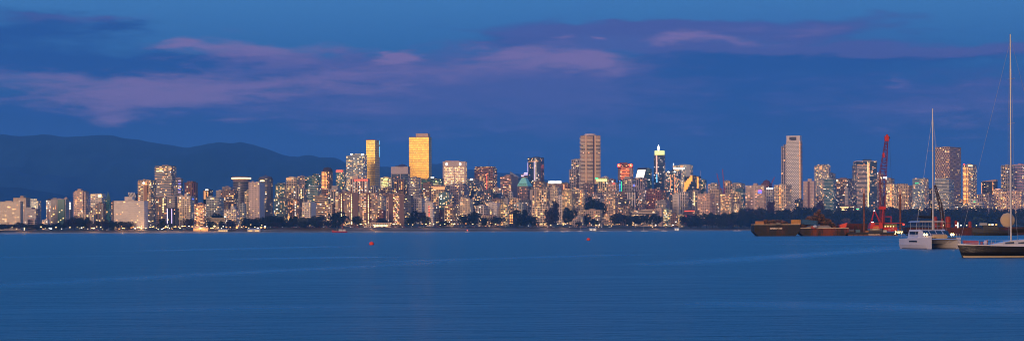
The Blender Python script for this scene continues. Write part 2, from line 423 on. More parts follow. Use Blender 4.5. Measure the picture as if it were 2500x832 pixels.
o = B(281, 356, 491, .0, 'band', 'W', 'wide white banded slab block with a white roof hut at the beach', sf=.04, lit=.16, box=(.32, .58, 480), balc=1, bcol=(.72, .66, .64), bslab=(1.35, .5), win=1.3, wc='yyo')
o = B(312, 338, 474, .55, 'rib', 'D', 'dark block with slanted white roof fins behind the wide white slab', lit=.05)
for k in range(5): MB().box((-o.w * .36 + k * o.w * .18, -o.d/2, o.h - 1), (1.6, 1.2, 10), tiltx=-.35).build('roof_fin', [CONC], o.root, color=(.7, .66, .66))
o = B(336, 379, 441, .32, 'apt', 'T', 'tan tower with a brown shaft and a round white lamp on top', sf=.3, lit=.22, balc=3, box=(.35, .75, 438), strips=[(.62, 5, 445, 520, 'O')], wc='yoo')
put_box('shaft', 'conc', CONC, o.root, (o.w * .12, -o.d/2 - 1.5, o.h * .45), (6, 1.5, o.h * .9), (.42, .22, .12))
MB().lathe([(.05, -1.8), (1.6, -1), (2.2, 0), (1.6, 1), (.05, 1.8)], (0, 0, 0), 16).build('roof_lamp', [G['w']], o.root).location = (o.w * -.02, -o.d/2 - 2.5, o.z(447))
MB().lathe([(.05, -1), (1.1, 0), (.05, 1)], (0, 0, 0), 12).build('roof_lamp', [G['y']], o.root).location = (o.w/2, -o.d/2 - 1.5, o.z(448))
o = B(378, 429, 406, .72, 'band', 'T', 'tallest tower of the left end with banded gold lit top floors', sf=.24, lit=.16, balc=1, bcol=(.5, .4, .33), bslab=(1.0, 1.2), phi=26, glass='l', roofcol=(.2, .16, .14))
for k in range(2): put_box('window', 'wino', G['o'], o.root, (-o.w * .3 + k * 8, -o.d/2 - 1.5, o.h - 5), (7, .3, 1.6)); put_box('window', 'winy', G['y'], o.root, (-o.w * .3 + k * 8, -o.d/2 - 1.5, o.h - 10), (7, .3, 1.6))
for k in range(6): MB().tube((o.w/2 + 1.5, -o.d * .4 + (k % 2) * o.d * .8, 20 + k * 14), (o.w/2 + 1.5, o.d * .4 - (k % 2) * o.d * .8, 34 + k * 14), .7, .7, 5).build('cross_brace', [CONC], o.root, color=(.5, .5, .56))
B(356, 380, 513, .12, 'apt', 'K', 'dark bluish balcony block below the tan tower', lit=.15, balc=2)
B(380, 408, 482, .22, 'apt', 'N', 'grey brown block with one yellow ladder of stair lights', lit=.1, strips=[(.72, 1.8, 483, 519, 'Y')], sf=.1)
B(408, 432, 481, .2, 'apt', 'G', 'grey balcony block right of the yellow stair ladder', balc=1, lit=.08, bcol=(.42, .38, .4))
B(408, 436, 509, .06, 'rib', 'D', 'black block framed by two white piers near the beach', lit=.1, strips=[(.03, 1.6, 509, 545, 'l', 'pier'), (.45, 1, 509, 545, 'l', 'pier')], sf=.1)  # the white piers are no lamps; their brightness is an emissive surface
o = B(428, 447, 436, .7, 'glass', 'V', 'violet tower with a ladder of blue white light bars', lit=.05)
for k in range(5): put_box('light_bar', 'litb' if k % 2 else 'litl', G['b' if k == 1 else 'l'], o.root, (o.w * .2, -o.d/2 - .3, o.h - 4 - k * 6), (6, .5, 1.0))
o = B(447, 484, 447, .6, 'rib', 'R', 'dark red brick tower with a faceted top floor', shape='oct', lit=.1, glass='n', tiers=[(.28, .8, 442, 'rib')], wc='oy')
B(432, 475, 480, .2, 'punch', 'C', 'cream grid fronted block left of the orange lit tower', lit=.16, balc=0, box=(.45, .65, 473), strips=[(1.5, 5, 484, 487, 'b', 'blue_sign')])
o = B(474, 503, 498, .03, 'apt', (.72, .42, .3), 'narrow floodlit orange pink tower at the beach', sf=.16, lit=.5, win=2.0, wc='kkoy', roofcol=(.3, .12, .08))
for k in range(14): put_box('glowing_balcony', 'lits', G['s'], o.root, (-o.w * .2 + (k % 2) * o.w * .4, -o.d/2 - .5, 5 + k * 2.7), (o.w * .3, .8, 1.2))  # floodlight is put into the wall colour and these self-glowing balconies
B(496, 519, 464, .65, 'rib', 'D', 'dark tower with one orange lit slot and a lit crown', lit=.1, strips=[(.2, 4, 466, 486, 's'), (.62, 2.2, 467, 486, 'O'), (.5, 6, 462, 464.5, 'w')])
B(503, 545, 482, .35, 'apt', 'L', 'bluish grey balcony block behind the orange pink tower', balc=2, lit=.12, box=(.1, .35, 478))
B(505, 513, 530, .12, 'punch', 'G', 'grey infill block at the foot of the bluish grey balcony block')
B(527, 548, 466, .5, 'small', 'G', 'slim grey pier tower with a flat white cap', lit=.06, roofcol=(.6, .58, .6))
B(542, 568, 457, .7, 'apt', 'V', 'violet grey tower behind the brightly speckled block', lit=.12, balc=2)
B(538, 580, 467, .42, 'apt', 'N', 'brown block speckled with many yellow rooms left of the ring topped tower', lit=.34, win=1.6)
o = B(568, 608, 444, .6, 'band', 'K', 'round dark tower flaring to a glowing ring at its top', shape='round', lit=.1, balc=1, bcol=(.26, .22, .26), bslab=(.7, 1.0), box=(.3, .7, 434))
MB().lathe([(o.w * .5, 0), (o.w * .585, 9), (o.w * .585, 10.5), (o.w * .5, 11)], (0, 0, o.z(444)), 32).build('flared_crown', [CONC], o.root, color=(.3, .2, .16))
MB().lathe([(o.w * .592, 6.2), (o.w * .597, 7.4), (o.w * .592, 8.6)], (0, 0, o.z(444)), 32).build('ring_light', [G['y']], o.root)
B(597, 610, 468, .35, 'punch', 'Y', 'olive beige block between ring topped tower and white slab tower', lit=.14)
B(585, 600, 498, .3, 'apt', 'L', 'bluish balcony block low between the white topped blocks', balc=1, lit=.1)
B(606, 645, 446, .1, 'small', (.64, .5, .46), 'big pale pinkish slab tower with blank right wall', sf=.33, lit=.06, side='plain', box=(.55, .8, 443), win=.5, wc='y')
B(546, 586, 512, .06, 'punch', 'W', 'white mid rise with a square roof hut left of the pale slab tower', box=(.45, .7, 503), lit=.2)
B(503, 549, 533, .04, 'band', 'Y', 'long low olive block in the trees by the beach', lit=.25, sf=.05, box=(.3, .4, 531))
B(585, 597, 531, .05, 'punch', 'Y', 'small olive yellow house with lit windows by the pale slab tower', lit=.35, name='low_house', cat='house')
o = B(628, 668, 437, .55, 'band', 'K', 'dark round cornered tower with a drum on top behind the pale slab tower', shape='oct', lit=.14, balc=1, bcol=(.2, .19, .24), bslab=(.7, .9), strips=[(.4, 9, 440, 443, 'y', 'lit_room')])
MB().lathe([(o.w * .5, 0), (o.w * .5, 3), (o.w * .2, 5.5), (.1, 8)], (0, 0, o.h + 1), 20).build('drum_roof', [CONC], o.root, color=(.1, .09, .12))
B(671, 699, 451, .45, 'glass', 'D', 'dark teal glass tower with an orange terrace on its roof', glass='t', lit=.3, win=1.4, tiers=[(.25, .85, 446, 'office')], wc='yw')
B(699, 731, 434, .66, 'apt', 'C', 'cream tower with a glowing peach top in the left cluster', lit=.3, balc=3, win=1.4, strips=[(.3, 10, 435, 439, 's', 'lit_room')])
B(726, 750, 431, .78, 'apt', 'V', 'violet grey tower right of the cream one with glowing peach top', lit=.25, balc=2)
B(745, 768, 433, .7, 'glass', 'E', 'teal glass tower in the left cluster', glass='t', lit=.14)
B(762, 789, 428, .82, 'glass', 'D', 'dark teal glass tower beside the domed orange one', glass='t', lit=.3, tiers=[(.1, .5, 424, None)])
o = B(785, 812, 419, .7, 'apt', (.32, .17, .1), 'orange lit tower under a rounded dark dome roof', sf=.3, lit=.4, wc='oyo', win=1.6, strips=[(.2, 6, 420, 462, 'O'), (.6, 3, 423, 462, 'O')])
MB().lathe([(o.w * .6, 0), (o.w * .57, 4), (o.w * .4, 7.5), (.1, 9)], (1, 0, o.h + 1), 24).build('dome_roof', [CONC], o.root, color=(.05, .03, .035))
MB().tube((-o.w*.4, 0, o.h), (-o.w*.4, 0, o.h + 22), .4, .1, 5).build('aerial', DARKM, o.root)
B(716, 750, 461, .35, 'rib', 'G', 'grey ribbed slab between the brown brick and teal blocks', lit=.14, strips=[(.75, 2, 463, 487, 'Y')])
B(752, 785, 455, .45, 'glass', 'L', 'teal block with a white roof terrace below the domed tower', glass='t', lit=.14, roofcol=(.7, .68, .7), tiers=[(.2, .8, 451, None)])
B(702, 738, 487, .2, 'punch', 'N', 'brown brick block with one bright white column of lights', lit=.35, strips=[(.68, 1.2, 492, 528, 'W')], wc='oyo', win=1.8)
B(668, 706, 485, .22, 'glass', 'K', 'dark glass block full of scattered yellow rooms', glass='t', lit=.36, win=1.8, wc='wyy')
B(737, 771, 495, .08, 'punch', 'W', 'stepped white block with a turret and a blank white end wall', lit=.12, box=(.4, .6, 491), plain_front=False, side='plain', sf=.4)
B(768, 802, 478, .2, 'band', 'T', 'tan banded slab left of the grey tower pair', lit=.12, sf=.15)
B(792, 822, 500, .1, 'punch', 'T', 'tan block with a blank corner behind the big shore tree', lit=.2, sf=.4)
B(801, 834, 463, .3, 'rib', 'G', 'grey white ribbed tower with a flat white roof box', lit=.12, box=(.25, .85, 453), roofcol=(.6, .58, .62))
B(820, 846, 421, .8, 'glass', 'E', 'teal tower with a red lit sign on its white roof box', glass='t', lit=.2, box=(.02, .98, 413.5), roofcol=(.5, .5, .5), strips=[(.42, 14, 415.5, 420, 'r', 'red_sign')])
o = B(845, 896, 381, .95, 'office', 'L', 'wide blue grey office tower with white lights at its roof corners', glass='l', sf=.18, lit=.3, win=1.2, wc='wyy', tiers=[(.28, .98, 375, 'office')], phi=24)
put_box('roof_light', 'winw', G['w'], o.root, (o.w * .45, -o.d * .43, o.h + 3), (6, 2, 4)); put_box('roof_light', 'winw', G['w'], o.root, (-o.w * .2, -o.d * .43, o.h + 4), (3, 2, 3))
# slim gold tower
o = B(893, 927, 343, 1.05, 'sunset_glass', (.2, .2, .22), 'slim curved glass tower tinted sunset gold with a cyan edge light', sf=.36, phi=13, glass='l', lit=.06, win=.3, wc='y', box=(.1, .6, 340.5), roofcol=(.5, .2, .1), strips=[(1.95, 1.6, 342, 352, 'c', 'edge_light'), (1.95, 1.6, 356, 382, 'c', 'edge_light')])

o.wall['glass'] = [1.0, .66, .14]  # glass coloured gold to stand in for the reflected sunset
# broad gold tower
o = B(999, 1054, 335.5, 1.1, 'sunset_glass', (.6, .38, .12), 'broad flat glass tower tinted with the gold of the last sunset light', sf=.13, phi=12, lit=.03, win=.25, wc='y', box=None, roofcol=(.4, .25, .12))
o.wall['glass'] = [1.0, .57, .1]  # sunset reflection put into the glass and wall colour as gold
MB().box((o.w * .14, 0, 4), (o.w * .62, o.d * .8, 8)).build('penthouse', CONC, o.root, color=(.6, .42, .38)).location.z = o.h + 1
for k in range(4): put_box('roof_aerial', 'dm', DARKM, o.root, (o.w * (.1 + .08 * k), 0, o.h + 10), (2.4, .3, .5))
for k in range(30): put_box('balcony', 'bal', BALC, o.root, (-o.w/2 - .4, -o.d * .3, o.h - 3 - k * 4.4), (1.6, o.d * .3, 1.5), (.55, .25, .15))
B(927, 957, 434, .85, 'office', 'Y', 'short office block with nearly all its windows lit lime yellow', lit=1.6, win=2.2, glass='g', wc='zzy', shape='oct', sf=.2)
o = B(957, 1000, 408, .92, 'glass', 'K', 'black and navy office tower with a white cornice and lit white sign', glass='b', lit=.06, sf=.05, roofcol=(.12, .1, .13), strips=[(.28, 14, 409, 412, 'l', 'lit_sign')])
put_box('cornice', 'conc', CONC, o.root, (0, -o.d/2 - .8, o.h - 7), (o.w * 1.01, 1.6, 16), (.5, .42, .44)); put_box('pier', 'conc', CONC, o.root, (-o.w/2 + .6, -o.d/2 - 1, o.h/2 - 8), (1.4, 2.2, o.h - 16), (.5, .45, .48)); put_box('pier', 'conc', CONC, o.root, (0.06 * o.w, -o.d/2 - 1, o.h - 22), (1.4, 2.2, 16), (.5, .45, .48))
o.root.children[-3].location.z = o.h - 9
MB().lathe([(o.w * .3, 0), (o.w * .2, 4), (.1, 6)], (o.w*.1, 0, o.h + 1), 18).build('dome_roof', [CONC], o.root, color=(.06, .05, .09))
B(856, 902, 437, .62, 'rib', 'P', 'pinkish tower with a long red neon bar under its roof', lit=.16, box=(.1, .42, 429), strips=[(.62, 30, 438, 441, 'r', 'red_neon_bar'), (.22, 1.2, 444, 472, 'W'), (.55, 1.2, 444, 472, 'W'), (.9, 1.2, 444, 472, 'W')], sf=.08)
B(997, 1029, 434, .66, 'band', 'G', 'grey white rounded balcony tower at the foot of the broad gold tower', shape='oct', balc=1, bcol=(.45, .43, .44), bslab=(1.0, .9), lit=.12)
B(962, 998, 440, .76, 'rib', 'N', 'dark brown ribbed block with an orange strip under the gold tower', lit=.2, strips=[(.7, 2.2, 444, 462, 'O')])
B(925, 956, 473, .5, 'punch', 'N', 'flat brown block low between the two gold towers', lit=.15)
B(900, 924, 456, .58, 'rib', 'G', 'grey block with tall slots at the foot of the slim gold tower', lit=.1)
# brown twin towers by the beach
def slab_twin(x0, x1, yt, L, label, shaft, endw):
    o = B(x0, x1, yt, L, 'apt', (.36, .25, .22), label, sf=.0, lit=.34, balc=2, win=1.6, wc='yok', bslab=(1.0, 1.6), bcol=(.46, .34, .3), rot=.05)
    for f, wd in shaft:
        put_box('shaft', 'conc', CONC, o.root, (-o.w/2 + f * o.w, -o.d/2 - 1.8, o.h/2), (wd, 1.6, o.h), (.17, .06, .04))
        MB().prism([(-o.w/2 + f * o.w - .8, -o.d/2 - 3), (-o.w/2 + f * o.w + .8, -o.d/2 - 3), (-o.w/2 + f * o.w + .8, -o.d/2 - 2.62), (-o.w/2 + f * o.w - .8, -o.d/2 - 2.62)], 3, o.h - 2, None, 0).build('stair_lights', [G['Y']], o.root)
    for f, wd in endw: put_box('end_wall', 'conc', CONC, o.root, (-o.w/2 + f * o.w, -o.d/2 - 2, o.h/2), (wd, 3.6, o.h), (.2, .12, .11))
    return o
slab_twin(820, 873, 471, .1, 'left one of the brown shore towers with red stair shafts and a blank end wall', [(.27, 6), (.71, 3)], [(.88, 9)])
slab_twin(881, 920, 472, .09, 'middle one of the brown shore towers with one red central stair shaft', [(.47, 7)], [])
o = slab_twin(950, 985, 474, .08, 'right one of the brown shore towers with a lit balcony bay between blank walls', [], [(.16, 8), (.84, 8)])
for k in range(20): put_box('window', 'win' + 'yok'[k % 3], G['yok'[k % 3]], o.root, (-4 + (k * 7) % 9, -o.d/2 - 2, 4 + k * 2.6), (2.2, .4, 1.3))
B(918, 942, 480, .3, 'apt', 'G', 'grey block between the middle and right brown shore towers', balc=2, lit=.16)
B(921, 941, 515, .06, 'punch', 'R', 'dark red brick low block between the middle and right brown shore towers', lit=.1)
B(938, 954, 485, .42, 'punch', 'P', 'pinkish slim block behind the left wall of the right brown shore tower', lit=.14)
B(984, 1009, 479, .32, 'apt', 'K', 'bluish dark block right of the right brown shore tower', lit=.3, balc=2)
B(801, 820, 500, .22, 'punch', 'P', 'pinkish block peeping between tan block and left brown shore tower', lit=.14)
B(1007, 1037, 486, .33, 'punch', 'W', 'grey white block left of the white pier tower', lit=.12)
B(896, 952, 545, .012, 'lowr', 'C', 'low beach pavilion with a row of lit arches', sf=.0, lit=0, win=0, name='beach_pavilion', cat='pavilion', box=(.45, .7, 543), rot=0)
PAV = NB[0]
o = B(1082, 1140, 395, .95, 'office', 'P', 'pinkish white office tower with a central pier and two oval lit signs', sf=.04, lit=1.0, win=1.0, wc='yyo', glass='n', phi=10, box=(.3, .7, 392.5), roofcol=(.5, .42, .4))
put_box('pier', 'conc', CONC, o.root, (0, -o.d/2 - .9, o.h/2), (2.2, 1.6, o.h), (.6, .48, .45)); put_box('cornice', 'conc', CONC, o.root, (0, -o.d/2 - .7, o.h - 5.5), (o.w, 1.2, 11), (.6, .48, .45))
for sx in (-1, 1): put_box('corner_pier', 'conc', CONC, o.root, (sx * o.w * .47, -o.d/2 - .7, o.h/2 - 6), (o.w * .06, 1.2, o.h - 13), (.6, .48, .45))
for f in (-.33, .27): MB().lathe([(.05, 0), (2.1, .05), (2.1, .45), (.05, .5)], (0, 0, 0), 20, sx=1, sy=1.5).build('oval_sign', [G['w']], o.root).matrix_local = Matrix.Translation((f * o.w, -o.d/2 - 1.6, o.h - 5.2)) @ Matrix.Rotation(PI/2, 4, 'X')
B(1029, 1083, 437, .82, 'office', 'D', 'wide dark low office with greenish lit floors right of the gold tower', glass='g', lit=.5, win=1.2, wc='zy', strips=[(.56, 7, 431.5, 434.5, 'w', 'roof_light')], sf=.1)
o = B(1156, 1214, 411, .95, 'office', (.34, .17, .16), 'wide brown red office tower with a red string of lights down its front', sf=.22, lit=.35, glass='n', wc='yo', strips=[(.72, 2, 424, 464, 'R')], tiers=[(.06, .94, 406.5, 'office')], shape='notch')
MB().tube((o.w*.2, 0, o.h), (o.w*.2, 0, o.h + 22), .4, .1, 5).build('aerial', DARKM, o.root)
B(1139, 1167, 438, .82, 'glass', 'G', 'grey green block with a white sign on its roof', glass='t', lit=.14, strips=[(.6, 6, 436.5, 440, 'w', 'lit_sign')])
B(1033, 1057, 447, .6, 'punch', 'N', 'brown pink block with twin roof boxes left of the orange topped block', lit=.14, tiers=[(.6, .95, 443, None)])
B(1053, 1098, 454, .55, 'apt', 'T', 'tan block with an orange lit top floor under the white office tower', lit=.24, strips=[(.55, 26, 456, 463, 's', 'lit_floor')], wc='oyo', win=1.5)
B(1096, 1146, 452, .6, 'punch', 'V', 'mauve block straight under the white office tower', lit=.24, win=1.4, tiers=[(.2, .9, 447, None)], wc='oy')
B(1143, 1182, 443, .62, 'glass', 'K', 'navy black tower dotted with yellow window pairs', glass='b', lit=.3, win=1.6, wc='y')
o = B(1037, 1060, 496, .07, 'small', 'W', 'white pier tower with a red lit stair in its middle', lit=.1, strips=[(.55, 1.8, 503, 528, 'R')], sf=.15); put_box('pier', 'conc', CONC, o.root, (-o.w * .3, -o.d/2 - .6, o.h/2), (3, 1.2, o.h), (.62, .55, .53))
B(1059, 1072, 504, .1, 'apt', 'G', 'slim grey block right of the white pier tower', lit=.16, balc=1)
B(1035, 1050, 484, .4, 'punch', 'W', 'small white block behind the white pier tower', lit=.08)
B(1083, 1121, 503, .06, 'apt', (.5, .32, .2), 'orange tan tower with grey balconies and a pink roof hut near the shore road', lit=.22, balc=2, sf=.5, box=(.2, .9, 498), roofcol=(.5, .3, .25))
B(1070, 1084, 514, .1, 'punch', 'R', 'dark red brick low block left of the orange tan tower', lit=.12)
B(1123, 1155, 486, .25, 'apt', 'C', 'cream stepped block in the middle of the shore', lit=.26, balc=3, tiers=[(.25, .7, 482, None)], wc='yo')
B(1161, 1191, 503, .12, 'rib', 'W', 'white pink block with tall bays above the old flat roofed house', lit=.14, balc=2)
B(1187, 1223, 497, .14, 'small', 'W', 'bright white punched block right of the tall bay one', lit=.12, tiers=[(.2, .5, 493, None)])
B(1168, 1213, 526, .04, 'lowr', 'T', 'old three storey tan house with a brown cornice by the shore', lit=.16, sf=.12, roofcol=(.2, .08, .05), box=(.4, .45, 525))
B(1183, 1205, 464, .5, 'punch', 'K', 'dark grey block left of the deep blue box', lit=.12)
B(1199, 1224, 471, .52, 'glass', 'B', 'deep blue box shaped block with a pale roof edge', glass='b', lit=.01, win=0, roofcol=(.6, .6, .7), box=(.4, .5, 470), sf=.05)
B(1202, 1229, 486, .42, 'punch', 'N', 'brown block under the deep blue box', lit=.22)
B(1071, 1105, 471, .44, 'glass', 'E', 'teal grey block below the orange topped block', glass='t', lit=.2, wc='wyo')
B(1104, 1127, 470, .46, 'punch', 'V', 'mauve brown block below the navy black tower', lit=.25)
B(1222, 1265, 432, .8, 'band', (.4, .24, .2), 'orange pink banded tower in front of a pale glass peak', sf=.38, lit=.4, wc='ook', win=1.8, side='plain', box=(.35, .75, 426), balc=0)
o = B(1247, 1268, 434, 1.0, 'glass', 'L', 'pale glass tower ending in a tilted peak', glass='l', lit=.02, win=0, sf=0)
MB().prism([(-o.w/2, -4), (o.w/2, -4), (o.w/2, 4), (-o.w/2, 4)], o.h + 1, 0, None, 0, z1f=lambda p: o.h + 1 + (14 if p[0] < 0 else 1.5)).build('glass_peak', [CONC], o.root, color=(.26, .28, .36))
o = B(1264, 1299, 455, .74, 'punch', (.3, .2, .19), 'grand stone hotel under a steep green copper roof', lit=.22, sf=.3, box=None, name='grand_hotel', cat='hotel')
h = o.h + 1; w, d = o.w * .54, o.d * .55; tp = 5200 * .0
zt = o.z(434)
MB().loft([[(-w, -d, h), (w, -d, h), (w, d, h), (-w, d, h)], [(-w * .42, -d * .3, zt), (w * .3, -d * .3, zt), (w * .3, d * .3, zt), (-w * .42, d * .3, zt)]]).build('copper_roof', plain('lit_green_copper', (.3, .8, .68), .6, var=.2), o.root)  # copper colour brightened in place of the light on the roof
for k in range(4): put_box('dormer', 'conc', CONC, o.root, (-w * .5 + k * w * .36, -d * .86, h + 4), (2, 3, 3), (.12, .3, .26))
o = B(1289, 1329, 386, .9, 'glass', 'B', 'tall dark blue glass tower with an orange line under its top', glass='b', lit=.16, sf=.2, shape='bow', roofcol=(.04, .05, .1), strips=[(.5, 24, 393.5, 395, 's', 'crown_light'), (.55, .8, 395, 440, 'l', 'edge_fin'), (.02, 1, 397, 420, 'l', 'edge_light')])
B(1272, 1291, 426, .95, 'office', 'V', 'stepped low block trimmed with lilac lights left of the dark blue tower', lit=.1, strips=[(.75, 9, 421, 423, 'l', 'roof_light'), (.7, 10, 425, 427, 'l', 'roof_light'), (.25, 6, 428, 430, 'l', 'roof_light')], sf=.1)
B(1334, 1377, 446, .8, 'office', 'N', 'long low block with a crown of white lit fins', lit=.2, sf=.05, box=(.2, .3, 444))
_o = COL.objects[-1]
o = B(1343, 1375, 449, .78, 'punch', 'N', 'narrow roof hall of white lit columns on the long low block', lit=.1, win=0, box=None, sf=0)
for k in range(11): put_box('lit_column', 'winw', G['w'], o.root, (-o.w/2 + (k + .5) * o.w / 11, -o.d/2 - .5, o.h + 4), (1.2, .8, 6))
B(1373, 1392, 448, .7, 'punch', 'R', 'brick block with an orange strip and a green roof', lit=.1, strips=[(.3, 3, 450, 463, 's')], roofcol=(.1, .3, .22))
B(1391, 1413, 414, .86, 'apt', 'G', 'lower grey step of the pair left of the scalloped tower', balc=1, bcol=(.36, .3, .32), lit=.14)
B(1396, 1424, 390, .98, 'apt', 'G', 'upper grey step of the pair left of the scalloped tower', lit=.12, tiers=[(.3, .9, 387.5, None)], strips=[(.7, 7, 424, 426, 'w', 'lit_sign')])
B(1303, 1332, 444, .68, 'punch', 'N', 'brown stone block at the foot of the dark blue tower', lit=.3, wc='oy', win=1.6)
o = B(1294, 1344, 464, .42, 'rib', 'T', 'wide tan ribbed tower with a blank left pier', sf=.12, lit=.2, win=1.3); put_box('pier', 'conc', CONC, o.root, (-o.w * .42, -o.d/2 - .6, o.h/2), (o.w * .1, 1.2, o.h), (.42, .36, .35)); put_box('pier', 'conc', CONC, o.root, (-o.w * .2, -o.d/2 - .6, o.h/2), (2, 1.2, o.h), (.45, .36, .33))
B(1341, 1371, 459, .55, 'punch', 'C', 'cream block stepping down right of the wide ribbed tower', lit=.16, tiers=[(.2, .7, 455, None)])
B(1230, 1243, 485, .4, 'small', 'G', 'blank grey pier block near the hotel foot', lit=.02, win=.2)
B(1242, 1273, 485, .42, 'punch', 'T', 'tan block dotted with orange rooms right of the blank pier', lit=.3, wc='oy', win=1.4)
B(1242, 1254, 470, .55, 'punch', 'W', 'small white cube block below the orange pink tower', lit=.02, win=.2)
B(1269, 1298, 489, .36, 'punch', 'K', 'dark plum block below the green roofed hotel', lit=.12)
B(1255, 1284, 498, .15, 'rib', 'L', 'bluish white ribbed block above the tall poplars', lit=.1, balc=2)
B(1300, 1350, 502, .08, 'apt', 'C', 'broad cream terraced block glowing yellow above the shore trees', lit=.34, balc=3, win=1.6, tiers=[(.3, .65, 498, None)], wc='yyo')
B(1222, 1243, 500, .12, 'apt', 'Y', 'yellowish lit balcony block left of the tall poplars', lit=.34, balc=2, win=1.5)
B(1243, 1257, 520, .05, 'rib', 'D', 'small black block with two orange window ladders', lit=.05, strips=[(.3, 2.4, 522, 545, 'O'), (.75, 2.4, 522, 545, 'O')])
B(1373, 1404, 466, .3, 'apt', (.5, .38, .24), 'golden tan stepped tower with lit corners under the scalloped one', lit=.34, balc=3, win=1.6, tiers=[(.3, .75, 461, None)], wc='yyo')
B(1362, 1377, 478, .34, 'punch', 'W', 'white slim block left of the golden tan stepped tower', lit=.06)
B(1401, 1433, 464, .32, 'apt', 'C', 'cream tower with yellow lit bays right of the golden tan one', lit=.3, balc=2, win=1.3, tiers=[(.1, .5, 459, None)], strips=[(.75, 2, 466, 500, 'O')])
# scalloped tower
o = B(1420, 1464, 332, .82, 'band', (.55, .36, .26), 'tallest central tower with scalloped white balconies on every floor', sf=.0, lit=.16, shape='box', balc=0, box=None, roofcol=(.5, .38, .34), rot=.06, win=.6, wc='ok', strips=[(.25, 1.6, 336, 440, 's', 'bay_light'), (.74, 1.6, 336, 440, 's', 'bay_light')])
mbb = MB()
for cx, rr in ((-.34, .17), (0, .19), (.34, .17)): mbb.lathe([(o.w * rr, 0), (o.w * rr, 1.1)], (cx * o.w, -o.d/2 + .5, 0), 18, sy=.55)
for sx in (-1, 1): mbb.box((sx * (o.w/2 + 1.0), 0, .55), (2, o.d * .6, 1.1))
me = mbb.mesh('balcony', [BALC])
for k in range(38):
    b_ = bpy.data.objects.new('balcony', me); b_.location = (0, 0, o.h - 4 - k * 3.15); b_.color = (.9, .74, .56, 1); link(b_, o.root)
put_box('corner_pier', 'conc', CONC, o.root, (-o.w * .26, -o.d/2 - 1.5, o.h/2), (3.4, 3, o.h), (.85, .56, .36)); put_box('corner_pier', 'conc', CONC, o.root, (o.w * .22, -o.d/2 - 1.5, o.h/2), (3.4, 3, o.h), (.85, .56, .36)); put_box('recess_shade_strip', 'conc', CONC, o.root, (o.w * .13, -o.d/2 - 5.4, o.h/2), (2.4, 1, o.h), (.1, .07, .08))  # last box is a dark strip painting the shade of a recess
MB().lathe([(o.w * .36, 0), (o.w * .36, 1.2), (o.w * .3, 1.3), (o.w * .28, 4.2), (o.w * .1, 4.4)], (0, 0, o.h + 1), 28).build('roof_ring', [CONC], o.root, color=(.62, .5, .5))
B(1457, 1486, 437, .72, 'rib', 'Y', 'hotel block with a glowing lime yellow crown right of the scalloped tower', lit=.3, strips=[(.5, 26, 437, 443, 'z', 'crown_light'), (.06, 7, 433, 437, 'g', 'green_light')], roofcol=(.3, .4, .2), sf=.04)
B(1470, 1488, 433, .78, 'punch', 'W', 'small white roof hall behind the lime yellow crown', lit=0, win=0)
B(1484, 1504, 438, .74, 'punch', 'N', 'brown slab right of the lime yellow crown', lit=.2, side='plain', strips=[(.8, 3, 441, 444, 'w', 'lit_room')])
o = B(1510, 1546, 400, .92, 'band', (.5, .13, .05), 'red and orange lit tower with glowing round signs on both roof corners', sf=.03, lit=.35, win=1.4, wc='oos', phi=12, glass='n', roofcol=(.2, .05, .04))
for f in (-.42, .42):
    MB().lathe([(.05, 0), (4.2, .05), (4.2, .6), (.05, .65)], (0, 0, 0), 24).build('round_sign', [G['r']], o.root).matrix_local = Matrix.Translation((f * o.w, -o.d/2 - 1.4, o.h - 4)) @ Matrix.Rotation(PI/2, 4, 'X')
    put_box('side_frame', 'conc', CONC, o.root, (f * o.w, -o.d/2 - .5, o.h/2 - 6), (o.w * .12, 1, o.h - 12), (.5, .35, .34))
    cu = bpy.data.curves.new('letter_s', 'FONT'); cu.body = 'S'; cu.size = 7.5; cu.extrude = .15; cu.align_x = 'CENTER'; cu.align_y = 'CENTER'
    t_ = bpy.data.objects.new('sign_letter', cu); cu.materials.append(G['y']); link(t_, o.root)
    t_.location = (f * o.w, -o.d/2 - 2.3, o.h - 4); t_.rotation_euler = (PI/2, 0, 0); to_mesh(t_)
for k in range(10): put_box('lit_floor', 'litq', G['q'], o.root, (0, -o.d/2 - .3, o.h - 11 - k * 3.6), (o.w * .6, .5, 1.7))
# tower with the bright sloped panel
o = B(1550, 1580, 435, .88, 'rib', 'V', 'mauve tower topped by a huge bright slanted panel', lit=.2, box=None)
zt, zb = o.z(411), o.z(433.5)
MB().loft([[(-o.w * .46, -6, zb), (o.w * .42, -6, zb), (o.w * .42, -4, zb), (-o.w * .46, -4, zb)], [(-o.w * .32, 2, zt), (o.w * .56, 2, zt), (o.w * .56, 4, zt), (-o.w * .32, 4, zt)]]).build('bright_panel', [G['p']], o.root)
MB().loft([[(-o.w * .51, -5.8, zb - 1.5), (o.w * .47, -5.8, zb - 1.5), (o.w * .47, 2, zb - 1.5), (-o.w * .51, 2, zb - 1.5)], [(-o.w * .37, 2.4, zt + 1.6), (o.w * .61, 2.4, zt + 1.6), (o.w * .61, 6, zt + 1.6), (-o.w * .37, 6, zt + 1.6)]]).build('panel_frame', [DARKM], o.root)
B(1576, 1592, 413, .95, 'office', 'E', 'dark teal glass tower right of the bright slanted panel', glass='t', lit=.4, wc='wyz')
